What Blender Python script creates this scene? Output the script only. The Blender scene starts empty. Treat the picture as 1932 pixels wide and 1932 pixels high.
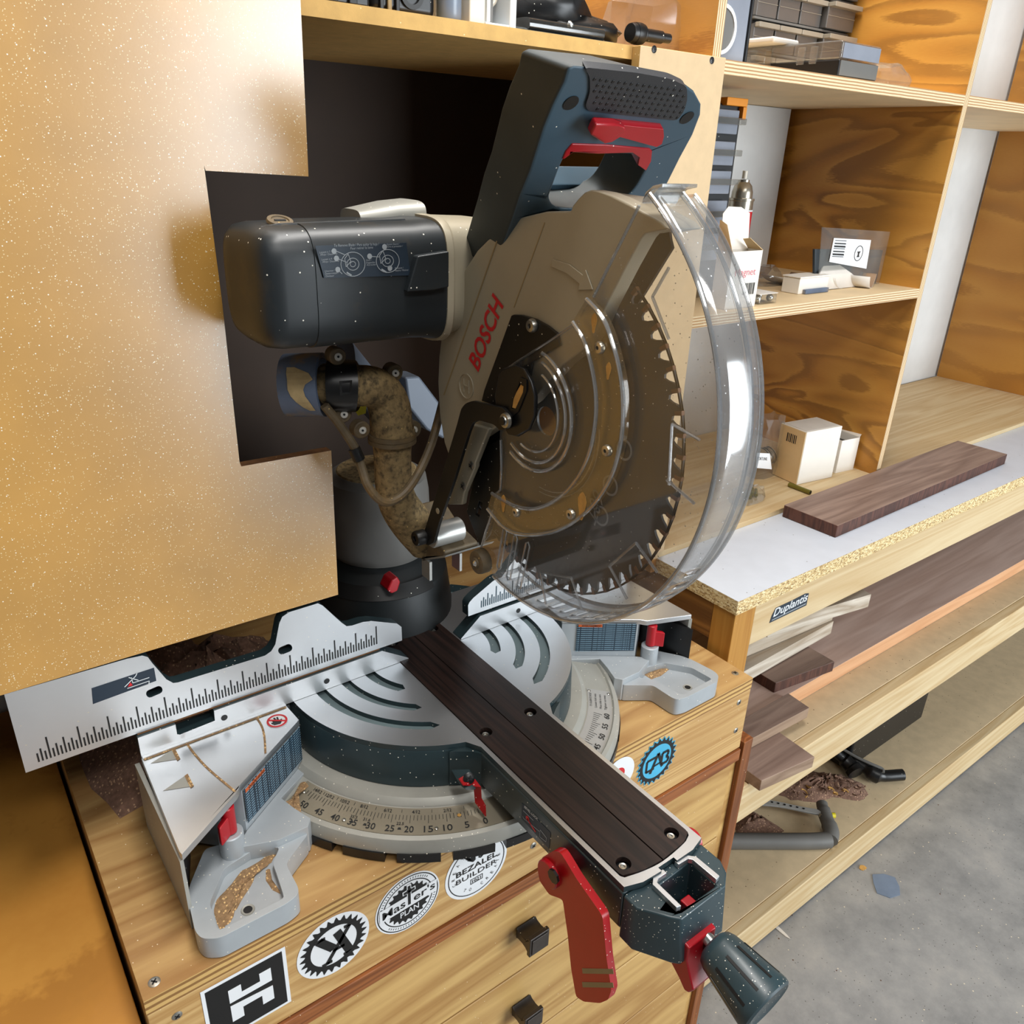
import bpy, bmesh, math, random
from mathutils import Vector, Matrix
from mathutils.geometry import tessellate_polygon

sc = bpy.context.scene
COL = sc.collection
random.seed(7)
PI = math.pi

# ------------------------------------------------------------------ camera
# world: X along the saw fence (right), Y towards the back wall, Z up; origin on the saw
# table where the blade slot meets the fence.  Units: metres.
F_PX = 1506.0
ROWS = (Vector((0.8001475, -0.5987933, 0.0347924)),      # camera right
        Vector((-0.2199913, -0.3469419, -0.9117210)),    # camera down
        Vector((0.5580033, 0.7218573, -0.4093340)))      # camera forward
CAM = Vector((-0.4190786, -0.6959112, 0.5471))
cd = bpy.data.cameras.new('camera')
cd.sensor_width = 36.0
cd.lens = F_PX / 1932.0 * 36.0
cd.clip_start = 0.01
cam = bpy.data.objects.new('camera', cd)
COL.objects.link(cam)
r, d, f = ROWS
cam.matrix_world = Matrix(((r.x, -d.x, -f.x, CAM.x), (r.y, -d.y, -f.y, CAM.y),
                           (r.z, -d.z, -f.z, CAM.z), (0, 0, 0, 1)))
sc.camera = cam

# ------------------------------------------------------------------ world, lights, exposure
w = bpy.data.worlds.new('world')
sc.world = w
w.use_nodes = True
w.node_tree.nodes['Background'].inputs[0].default_value = (0.86, 0.93, 1.0, 1)
w.node_tree.nodes['Background'].inputs[1].default_value = 0.10


def area(name, loc, target, sx, sy, power, col):
    l = bpy.data.lights.new(name, 'AREA')
    l.shape = 'RECTANGLE'
    l.size, l.size_y, l.energy, l.color = sx, sy, power, col
    o = bpy.data.objects.new(name, l)
    COL.objects.link(o)
    o.location = loc
    o.rotation_euler = (Vector(target) - Vector(loc)).to_track_quat('-Z', 'Y').to_euler()
    return o


# daylight coming in through the open garage door, to the right and behind the camera
area('garage_door_daylight', (1.95, -3.2, 0.30), (1.95, 0.0, 0.30), 2.1, 2.1, 150, (0.88, 0.95, 1.0))
# long shop light on the garage ceiling, in front of the bench
area('ceiling_lamp', (0.15, -0.22, 1.9), (0.1, -0.18, 0.1), 1.5, 0.25, 42, (1.0, 0.97, 0.93))
# unseen fill light added in front to brighten front faces and shift shadows
area('front_fill_light', (-0.2, -1.7, 1.8), (0.2, -0.2, 0.0), 1.5, 0.3, 17, (1.0, 0.98, 0.95))

vs = sc.view_settings
vs.view_transform = 'Standard'
vs.look = 'None'
vs.gamma = 1.0
vs.use_curve_mapping = False
vs.exposure = 0.0
sc.cycles.use_denoising = True
sc.cycles.max_bounces = 8
sc.cycles.transparent_max_bounces = 24
sc.cycles.sample_clamp_indirect = 6.0
sc.cycles.caustics_reflective = False
sc.cycles.caustics_refractive = False


# ------------------------------------------------------------------ helpers
def P(u, v, x=None, y=None, z=None, pl=None, off=None):
    """The point where the sight line of photo pixel (u, v) meets a plane of the scene."""
    dr = ROWS[0] * ((u - 966) / F_PX) + ROWS[1] * ((v - 966) / F_PX) + ROWS[2]
    if pl is not None:
        t = pl[1].dot(pl[0] - CAM) / pl[1].dot(dr)
    elif x is not None:
        t = (x - CAM.x) / dr.x
    elif y is not None:
        t = (y - CAM.y) / dr.y
    else:
        t = (z - CAM.z) / dr.z
    return CAM + dr * t


def mpp(p):
    return ROWS[2].dot(p - CAM) / F_PX


ORG = dict(A=(240, 0), B=(740, 0), C=(1200, 0), D=(240, 450), E=(740, 450), F=(1200, 400),
           G=(440, 640), I=(240, 1050), J=(700, 1000), K=(1200, 800), L=(240, 1432),
           M=(740, 1432), N=(1200, 1432))


def px(c, a, b):
    if c == '-':
        return a, b
    o = ORG[c]
    return o[0] + a / 3.864, o[1] + b / 3.864


def poly(c, pts, **k):
    return [P(*px(c, a, b), **k) for a, b in pts]


def rnd(pts, rad, n=4, closed=True):
    """Round the corners of a polygon."""
    out = []
    N = len(pts)
    for i in range(N):
        p = pts[i]
        if not closed and i in (0, N - 1):
            out.append(p)
            continue
        a, b = pts[i - 1], pts[(i + 1) % N]
        ra = min(rad, (a - p).length * .45)
        rb = min(rad, (b - p).length * .45)
        p0 = p + (a - p).normalized() * ra
        p2 = p + (b - p).normalized() * rb
        for j in range(n + 1):
            t = j / n
            out.append(p0 * (1 - t) ** 2 + p * 2 * t * (1 - t) + p2 * t * t)
    return out


def spline(pts, n=8):
    """Catmull-Rom through points (tuples or Vectors of any size)."""
    pts = [Vector(p) for p in pts]
    out = []
    for i in range(len(pts) - 1):
        p1, p2 = pts[i], pts[i + 1]
        p0 = pts[i - 1] if i else p1 * 2 - p2
        p3 = pts[i + 2] if i + 2 < len(pts) else p2 * 2 - p1
        for j in range(n):
            t = j / n
            out.append(.5 * ((2 * p1) + (p2 - p0) * t + (2 * p0 - 5 * p1 + 4 * p2 - p3) * t * t
                             + (3 * p1 - p0 - 3 * p2 + p3) * t ** 3))
    out.append(pts[-1])
    return out


class B:
    def __init__(s):
        s.bm = bmesh.new()

    def face(s, pts, mi=0):
        try:
            fa = s.bm.faces.new([s.bm.verts.new(p) for p in pts])
            fa.material_index = mi
        except ValueError:
            pass
        return s

    def prism(s, outer, vec, holes=(), mi=0, ms=None):
        vec = Vector(vec)
        ms = mi if ms is None else ms
        loops = [list(outer)] + [list(h) for h in holes]
        flat = [p for l in loops for p in l]
        va = [s.bm.verts.new(p) for p in flat]
        vb = [s.bm.verts.new(p + vec) for p in flat]
        for t in tessellate_polygon(loops):
            for vv in ((va[t[0]], va[t[1]], va[t[2]]), (vb[t[2]], vb[t[1]], vb[t[0]])):
                try:
                    s.bm.faces.new(vv).material_index = mi
                except ValueError:
                    pass
        k = 0
        for l in loops:
            n = len(l)
            for i in range(n):
                j = (i + 1) % n
                try:
                    s.bm.faces.new((va[k + i], va[k + j], vb[k + j], vb[k + i])).material_index = ms
                except ValueError:
                    pass
            k += n
        return s

    def box(s, x0, x1, y0, y1, z0, z1, mi=0, ms=None):
        return s.prism([Vector((x0, y0, z0)), Vector((x1, y0, z0)), Vector((x1, y1, z0)), Vector((x0, y1, z0))],
                       (0, 0, z1 - z0), mi=mi, ms=ms)

    def obox(s, c, ax, ay, az, mi=0):
        """Box centred on c with half-axis vectors."""
        c, ax, ay, az = map(Vector, (c, ax, ay, az))
        return s.prism([c - ax - ay - az, c + ax - ay - az, c + ax + ay - az, c - ax + ay - az], az * 2, mi=mi)

    def loft(s, secs, cap=True, mi=0, closed=True):
        rows = [[s.bm.verts.new(p) for p in sec] for sec in secs]
        n = len(rows[0])
        for a, b in zip(rows, rows[1:]):
            for i in range(n if closed else n - 1):
                j = (i + 1) % n
                s.bm.faces.new((a[i], a[j], b[j], b[i])).material_index = mi
        if cap:
            s.bm.faces.new(rows[0]).material_index = mi
            s.bm.faces.new(list(reversed(rows[-1]))).material_index = mi
        return s

    def lathe(s, prof, o=(0, 0, 0), ax=(0, 0, 1), seg=32, a0=0.0, a1=2 * PI, mi=0, ref=None):
        o, ax = Vector(o), Vector(ax).normalized()
        e = Vector(ref) if ref else (Vector((1, 0, 0)) if abs(ax.x) < .9 else Vector((0, 1, 0)))
        e = (e - ax * e.dot(ax)).normalized()
        g = ax.cross(e)
        full = abs(a1 - a0 - 2 * PI) < 1e-6
        n = seg if full else seg + 1
        rows = []
        for rr, h in prof:
            if rr < 1e-6 and full:
                rows.append([s.bm.verts.new(o + ax * h)])
            else:
                rows.append([s.bm.verts.new(o + ax * h + (e * math.cos(a0 + (a1 - a0) * i / seg)
                             + g * math.sin(a0 + (a1 - a0) * i / seg)) * rr) for i in range(n)])
        for a, b in zip(rows, rows[1:]):
            for i in range(seg):
                j = (i + 1) % n
                q = [a[i % len(a)], a[j % len(a)], b[j % len(b)], b[i % len(b)]]
                q2 = []
                for vv in q:
                    if vv not in q2:
                        q2.append(vv)
                if len(q2) > 2:
                    try:
                        s.bm.faces.new(q2).material_index = mi
                    except ValueError:
                        pass
        return s

    def cyl(s, a, b, rad, seg=20, r2=None, mi=0, ch=0.0):
        a, b = Vector(a), Vector(b)
        L = (b - a).length
        r2 = rad if r2 is None else r2
        prof = [(0, 0), (max(rad - ch, 0), 0), (rad, ch), (r2, L - ch), (max(r2 - ch, 0), L), (0, L)] if ch else \
            [(0, 0), (rad, 0), (r2, L), (0, L)]
        return s.lathe(prof, a, b - a, seg, mi=mi)

    def tube(s, path, rad, seg=10, cap=True, mi=0):
        path = [Vector(p) for p in path]
        n = len(path)
        rad = rad if isinstance(rad, (list, tuple)) else [rad] * n
        secs = []
        nrm = None
        for i in range(n):
            t = (path[min(i + 1, n - 1)] - path[max(i - 1, 0)]).normalized()
            if nrm is None:
                nrm = t.orthogonal().normalized()
            nrm = (nrm - t * nrm.dot(t)).normalized()
            bn = t.cross(nrm)
            secs.append([path[i] + (nrm * math.cos(2 * PI * k / seg) + bn * math.sin(2 * PI * k / seg)) * rad[i]
                         for k in range(seg)])
        return s.loft(secs, cap, mi)


def obj(name, b, mats, parent=None, bevel=0.0, ang=35, label=None, kind=None, seg=2):
    bmesh.ops.recalc_face_normals(b.bm, faces=b.bm.faces)
    me = bpy.data.meshes.new(name)
    b.bm.to_mesh(me)
    b.bm.free()
    for m in (mats if isinstance(mats, (list, tuple)) else [mats]):
        me.materials.append(m)
    me.polygons.foreach_set('use_smooth', [True] * len(me.polygons))
    me.set_sharp_from_angle(angle=math.radians(ang))
    o = bpy.data.objects.new(name, me)
    COL.objects.link(o)
    if parent:
        o.parent = parent
        o.matrix_parent_inverse = INV.get(root_of(parent), Matrix())
    if bevel:
        mo = o.modifiers.new('bevel', 'BEVEL')
        mo.width = bevel
        mo.segments = seg
        mo.limit_method = 'ANGLE'
        mo.angle_limit = math.radians(38)
        mo.harden_normals = True
    if label:
        o['label'] = label
    if kind:
        o['kind'] = kind
    return o


INV = {}


def root_of(o):
    # only a thing's own Empty is displaced from the origin; meshes are written in world coordinates
    return o.name if o.type == 'EMPTY' else None


def thing(name, label, cat, loc, group=None):
    o = bpy.data.objects.new(name, None)
    o.empty_display_size = .02
    COL.objects.link(o)
    o.location = loc
    INV[o.name] = Matrix.Translation(-Vector(loc))
    o['label'] = label
    o['category'] = cat
    if group:
        o['group'] = group
    return o


def tag(o, label, cat, group=None):
    o['label'] = label
    o['category'] = cat
    if group:
        o['group'] = group
    return o


def struct(o):
    o['kind'] = 'structure'
    return o


# ------------------------------------------------------------------ text and flat marks
TEXTS = []


def text(name, body, p0, p1, p2, m, parent, nrm, lift=0.0004, bold=0.0):
    """Lettering: p0 baseline start, p1 baseline end, p2 cap height above p0."""
    cu = bpy.data.curves.new(name, 'FONT')
    cu.body = body
    cu.offset = bold
    cu.resolution_u = 3
    o = bpy.data.objects.new(name, cu)
    COL.objects.link(o)
    TEXTS.append((o, Vector(p0), Vector(p1), Vector(p2), m, parent, Vector(nrm).normalized() * lift))


def bake_texts():
    bpy.context.view_layer.update()
    dg = bpy.context.evaluated_depsgraph_get()
    for o, p0, p1, p2, m, parent, lift in TEXTS:
        me = bpy.data.meshes.new_from_object(o.evaluated_get(dg))
        name = o.name.split('.')[0]
        cu = o.data
        if len(me.vertices) == 0:
            continue
        xs = [v.co.x for v in me.vertices]
        ys = [v.co.y for v in me.vertices]
        x0, x1, y1 = min(xs), max(xs), max(ys)
        for v in me.vertices:
            v.co = p0 + (p1 - p0) * ((v.co.x - x0) / (x1 - x0)) + (p2 - p0) * (v.co.y / y1) + lift
        me.materials.clear()
        me.materials.append(m)
        bpy.data.objects.remove(o)
        bpy.data.curves.remove(cu)
        n = bpy.data.objects.new(name, me)
        COL.objects.link(n)
        n.parent = parent
        n.matrix_parent_inverse = INV.get(root_of(parent), Matrix())
    TEXTS.clear()


# ------------------------------------------------------------------ materials
def lin(c):
    return tuple(((v / 255) / 12.92 if v / 255 <= .04045 else ((v / 255 + .055) / 1.055) ** 2.4) for v in c) + (1,)


class NT:
    def __init__(s, name):
        s.m = bpy.data.materials.new(name)
        s.m.use_nodes = True
        s.t = s.m.node_tree
        s.b = s.t.nodes['Principled BSDF']
        s.tc = s.t.nodes.new('ShaderNodeTexCoord')

    def n(s, ty, **k):
        o = s.t.nodes.new('ShaderNode' + ty)
        for a, v in k.items():
            setattr(o, a, v)
        return o

    def l(s, a, b):
        s.t.links.new(a, b)

    def mapping(s, scale=(1, 1, 1), rot=(0, 0, 0), loc=(0, 0, 0)):
        mp = s.n('Mapping')
        mp.inputs['Scale'].default_value = scale
        mp.inputs['Rotation'].default_value = rot
        mp.inputs['Location'].default_value = loc
        s.l(s.tc.outputs['Object'], mp.inputs[0])
        return mp.outputs[0]

    def noise(s, vec, scale, det=4, rough=.55, dist=0.0):
        o = s.n('TexNoise')
        o.inputs['Scale'].default_value = scale
        o.inputs['Detail'].default_value = det
        o.inputs['Roughness'].default_value = rough
        o.inputs['Distortion'].default_value = dist
        s.l(vec, o.inputs['Vector'])
        return o.outputs['Fac']

    def ramp(s, fac, stops):
        o = s.n('ValToRGB')
        e = o.color_ramp.elements
        while len(e) < len(stops):
            e.new(.5)
        for i, (p, c) in enumerate(stops):
            e[i].position = p
            e[i].color = c
        s.l(fac, o.inputs[0])
        return o.outputs[0]

    def mix(s, fac, a, b, blend='MIX'):
        o = s.n('Mix', data_type='RGBA', blend_type=blend)
        if isinstance(fac, float):
            o.inputs[0].default_value = fac
        else:
            s.l(fac, o.inputs[0])
        for i, v in ((6, a), (7, b)):
            if isinstance(v, tuple):
                o.inputs[i].default_value = v
            else:
                s.l(v, o.inputs[i])
        return o.outputs[2]

    def math(s, op, a, b=0.0):
        o = s.n('Math', operation=op)
        for i, v in enumerate((a, b)):
            if isinstance(v, (int, float)):
                o.inputs[i].default_value = v
            else:
                s.l(v, o.inputs[i])
        return o.outputs[0]

    def specks(s, col, scale, size, keep, c):
        """Loose flecks of dust lying on a surface."""
        v = s.n('TexVoronoi')
        v.inputs['Scale'].default_value = scale
        s.l(s.tc.outputs['Object'], v.inputs['Vector'])
        near = s.math('LESS_THAN', v.outputs['Distance'], size)
        sep = s.n('SeparateColor')
        s.l(v.outputs['Color'], sep.inputs[0])
        gate = s.math('GREATER_THAN', sep.outputs[0], 1 - keep)
        return s.mix(s.math('MULTIPLY', near, gate), col, c)

    def bump(s, fac, strength, dist=.001):
        o = s.n('Bump')
        o.inputs['Strength'].default_value = strength
        o.inputs['Distance'].default_value = dist
        s.l(fac, o.inputs['Height'])
        s.l(o.outputs[0], s.b.inputs['Normal'])

    def done(s, col, rough=.5, metal=0.0, spec=.5, coat=0.0, crough=.2):
        if isinstance(col, tuple):
            s.b.inputs['Base Color'].default_value = col
        else:
            s.l(col, s.b.inputs['Base Color'])
        s.b.inputs['Roughness'].default_value = rough
        s.b.inputs['Metallic'].default_value = metal
        s.b.inputs['Specular IOR Level'].default_value = spec
        s.b.inputs['Coat Weight'].default_value = coat
        s.b.inputs['Coat Roughness'].default_value = crough
        return s.m


def paint(name, rgb, rough=.5, metal=0.0, var=.12, vscale=25, dust=0.0, coat=0.0, spec=.5, bump=0.0,
          dirt=None, dirtamt=.5, dscale=30, speck=(245, 240, 225), sscale=210, ssize=.13):
    t = NT(name)
    c = lin(rgb)
    dk = tuple(v * (1 - var) for v in c[:3]) + (1,)
    lt = tuple(min(v * (1 + var), 1) for v in c[:3]) + (1,)
    vec = t.tc.outputs['Object']
    nz = t.noise(vec, vscale, 5)
    col = t.ramp(nz, [(.3, dk), (.7, lt)])
    if dirt:
        n2 = t.noise(vec, dscale, 6, .65)
        lo = .72 - dirtamt * .5
        g = t.ramp(n2, [(lo, (0, 0, 0, 1)), (min(lo + .18, .98), (1, 1, 1, 1))])
        col = t.mix(g, col, lin(dirt))
    if dust:
        col = t.specks(col, sscale, ssize, dust, lin(speck))
    if bump:
        t.bump(t.noise(vec, 900, 3), bump, .0004)
    return t.done(col, rough, metal, spec, coat)


def wood(name, light, dark, axis='X', scale=1.0, rough=.55, stretch=14, knots=.0, dust=0.0, contrast=1.0, coat=0.0,
         fine=.35, seed=0.0):
    t = NT(name)
    k = {'X': (1 / stretch, 1, 1), 'Y': (1, 1 / stretch, 1), 'Z': (1, 1, 1 / stretch)}[axis]
    vec = t.mapping(k, loc=(seed, seed * 1.7, seed * .6))
    n1 = t.noise(vec, 16 * scale, 3, .5, .6)
    rings = t.math('FRACT', t.math('MULTIPLY', n1, 7.0))
    tri = t.math('ABSOLUTE', t.math('SUBTRACT', rings, .5))
    n2 = t.noise(vec, 260 * scale, 4, .6)
    g = t.math('ADD', t.math('MULTIPLY', tri, 1.2 * contrast), t.math('MULTIPLY', n2, fine))
    col = t.ramp(g, [(.12, lin(dark)), (.75, lin(light))])
    big = t.noise(t.tc.outputs['Object'], 7 * scale, 2)
    col = t.mix(t.math('MULTIPLY', big, .35), col, lin(dark))
    if dust:
        col = t.specks(col, 230, .13, dust, lin((240, 225, 195)))
    t.bump(n2, .15, .0006)
    return t.done(col, rough, 0, .4, coat)


def bandply(name, light, dark, scale=1.0, rough=.5, coat=.12, seed=0.0, axis='Z', mid=(172, 112, 40)):
    """Rotary-cut softwood plywood face: broad wavy dark bands and a knot or two."""
    t = NT(name)
    k = {'Z': (.55, .55, 2.6), 'X': (2.6, .55, .55)}[axis]
    vec = t.mapping(k, loc=(seed, seed * .7, seed * 1.3))
    n1 = t.noise(vec, 2.6 * scale, 2.0, .45, .9)
    fr = t.math('FRACT', t.math('MULTIPLY', n1, 7.5))
    n3 = t.noise(t.mapping((6, 6, 60), loc=(seed, 0, 0)), 14, 3)
    g = t.math('ADD', fr, t.math('MULTIPLY', t.math('SUBTRACT', n3, .5), .35))
    col = t.ramp(g, [(.0, lin(light)), (.45, lin(mid)), (.72, lin(dark)), (.86, lin(dark)), (.97, lin(light))])
    col = t.mix(t.noise(t.tc.outputs['Object'], 5, 2), col, lin(light))
    return t.done(col, rough, 0, .4, coat)


def plyedge(name, axis, origin, pitch, a=(232, 214, 176), b=(176, 132, 86)):
    """Edge of plywood: alternating light and dark veneers."""
    t = NT(name)
    sep = t.n('SeparateXYZ')
    t.l(t.tc.outputs['Object'], sep.inputs[0])
    v = sep.outputs['XYZ'.index(axis)]
    wob = t.math('MULTIPLY', t.noise(t.tc.outputs['Object'], 40, 3), .25)
    f1 = t.math('FRACT', t.math('ADD', t.math('DIVIDE', t.math('SUBTRACT', v, origin), pitch), wob))
    col = t.ramp(f1, [(.0, lin(a)), (.5, lin(a)), (.58, lin(b)), (.92, lin(b)), (1, lin(a))])
    n = t.noise(t.tc.outputs['Object'], 150, 4)
    col = t.mix(t.math('MULTIPLY', n, .3), col, lin(b))
    return t.done(col, .7)


def chipboard(name):
    t = NT(name)
    v = t.n('TexVoronoi')
    v.inputs['Scale'].default_value = 330
    t.l(t.mapping((1, 1, 1.8)), v.inputs['Vector'])
    sep = t.n('SeparateColor')
    t.l(v.outputs['Color'], sep.inputs[0])
    col = t.ramp(sep.outputs[0], [(.0, lin((140, 108, 66))), (.25, lin((190, 158, 106))), (.6, lin((222, 196, 142))),
                                  (1, lin((240, 224, 180)))])
    t.bump(sep.outputs[0], .6, .001)
    return t.done(col, .8)


def textrows(name, bg, fg, pitch, axis=2, fill=.55, dx=(300, 300, 1), rough=.4, z0=0.0):
    """Printed label: rows of tiny unreadable print."""
    t = NT(name)
    sep = t.n('SeparateXYZ')
    t.l(t.tc.outputs['Object'], sep.inputs[0])
    fr = t.math('FRACT', t.math('DIVIDE', t.math('ADD', sep.outputs[axis], 10 + z0), pitch))
    row = t.math('LESS_THAN', fr, fill)
    n = t.noise(t.mapping(dx), 1.0, 2, .6)
    word = t.math('GREATER_THAN', n, .44)
    col = t.mix(t.math('MULTIPLY', row, word), lin(bg), lin(fg))
    return t.done(col, rough)


def clear(name, tint=(.95, .95, .94), gloss=.11, rough=.05, haze=.0, hazecol=(200, 190, 170), dust=0.0):
    """Clear plastic sheet: mostly see-through, mirror-like at grazing angles, a little dusty."""
    m = bpy.data.materials.new(name)
    m.use_nodes = True
    t = m.node_tree
    for n in list(t.nodes):
        t.nodes.remove(n)
    out = t.nodes.new('ShaderNodeOutputMaterial')
    tr = t.nodes.new('ShaderNodeBsdfTransparent')
    tr.inputs[0].default_value = tint + (1,)
    gl = t.nodes.new('ShaderNodeBsdfGlossy')
    gl.inputs['Roughness'].default_value = rough
    lw = t.nodes.new('ShaderNodeLayerWeight')
    lw.inputs[0].default_value = .5
    pw = t.nodes.new('ShaderNodeMath')
    pw.operation = 'POWER'
    pw.inputs[1].default_value = 4.0
    t.links.new(lw.outputs['Facing'], pw.inputs[0])
    ad = t.nodes.new('ShaderNodeMath')
    ad.operation = 'MULTIPLY_ADD'
    ad.inputs[1].default_value = .6
    ad.inputs[2].default_value = gloss
    t.links.new(pw.outputs[0], ad.inputs[0])
    mx = t.nodes.new('ShaderNodeMixShader')
    t.links.new(ad.outputs[0], mx.inputs[0])
    t.links.new(tr.outputs[0], mx.inputs[1])
    t.links.new(gl.outputs[0], mx.inputs[2])
    last = mx.outputs[0]
    if haze or dust:
        df = t.nodes.new('ShaderNodeBsdfDiffuse')
        df.inputs[0].default_value = lin(hazecol)
        tc = t.nodes.new('ShaderNodeTexCoord')
        nz = t.nodes.new('ShaderNodeTexNoise')
        nz.inputs['Scale'].default_value = 14
        nz.inputs['Detail'].default_value = 5
        t.links.new(tc.outputs['Object'], nz.inputs['Vector'])
        mu = t.nodes.new('ShaderNodeMath')
        mu.operation = 'MULTIPLY'
        mu.inputs[1].default_value = haze * 2
        t.links.new(nz.outputs['Fac'], mu.inputs[0])
        fac = mu.outputs[0]
        if dust:
            vo = t.nodes.new('ShaderNodeTexVoronoi')
            vo.inputs['Scale'].default_value = 260
            t.links.new(tc.outputs['Object'], vo.inputs['Vector'])
            lt = t.nodes.new('ShaderNodeMath')
            lt.operation = 'LESS_THAN'
            lt.inputs[1].default_value = .125
            t.links.new(vo.outputs['Distance'], lt.inputs[0])
            se = t.nodes.new('ShaderNodeSeparateColor')
            t.links.new(vo.outputs['Color'], se.inputs[0])
            gt = t.nodes.new('ShaderNodeMath')
            gt.operation = 'GREATER_THAN'
            gt.inputs[1].default_value = 1 - dust
            t.links.new(se.outputs[0], gt.inputs[0])
            an = t.nodes.new('ShaderNodeMath')
            an.operation = 'MULTIPLY'
            t.links.new(lt.outputs[0], an.inputs[0])
            t.links.new(gt.outputs[0], an.inputs[1])
            ma = t.nodes.new('ShaderNodeMath')
            ma.operation = 'MAXIMUM'
            t.links.new(an.outputs[0], ma.inputs[0])
            t.links.new(fac, ma.inputs[1])
            fac = ma.outputs[0]
        m2 = t.nodes.new('ShaderNodeMixShader')
        t.links.new(fac, m2.inputs[0])
        t.links.new(last, m2.inputs[1])
        t.links.new(df.outputs[0], m2.inputs[2])
        last = m2.outputs[0]
    t.links.new(last, out.inputs[0])
    return m


def glossboard(name, rgb):
    """Sealed fibreboard with dust flecks that also paint in its glints, on a satin skin."""
    t = NT(name)
    vec = t.tc.outputs['Object']
    c = lin(rgb)
    col = t.ramp(t.noise(vec, 9, 4), [(.3, tuple(v * .86 for v in c[:3]) + (1,)), (.7, tuple(min(1, v * 1.1) for v in c[:3]) + (1,))])
    col = t.specks(col, 620, .24, .34, lin((236, 216, 166)))
    col = t.specks(col, 300, .15, .30, lin((255, 248, 228)))  # brightest flecks paint the board's sparkle into the colour
    t.bump(t.noise(vec, 420, 4), .14, .0004)
    t.b.inputs['Coat IOR'].default_value = 1.95
    return t.done(col, .30, 0, .8, 1.0, .27)


def concrete(name):
    t = NT(name)
    vec = t.tc.outputs['Object']
    col = t.ramp(t.noise(vec, 6, 8, .7), [(.25, lin((112, 112, 112))), (.55, lin((152, 150, 147))), (.8, lin((178, 172, 164)))])
    col = t.specks(col, 90, .12, .14, lin((214, 200, 176)))
    col = t.specks(col, 60, .10, .10, lin((92, 66, 50)))
    col = t.specks(col, 200, .2, .12, lin((96, 92, 88)))
    t.bump(t.noise(vec, 160, 6), .3, .001)
    return t.done(col, .85)


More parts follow.
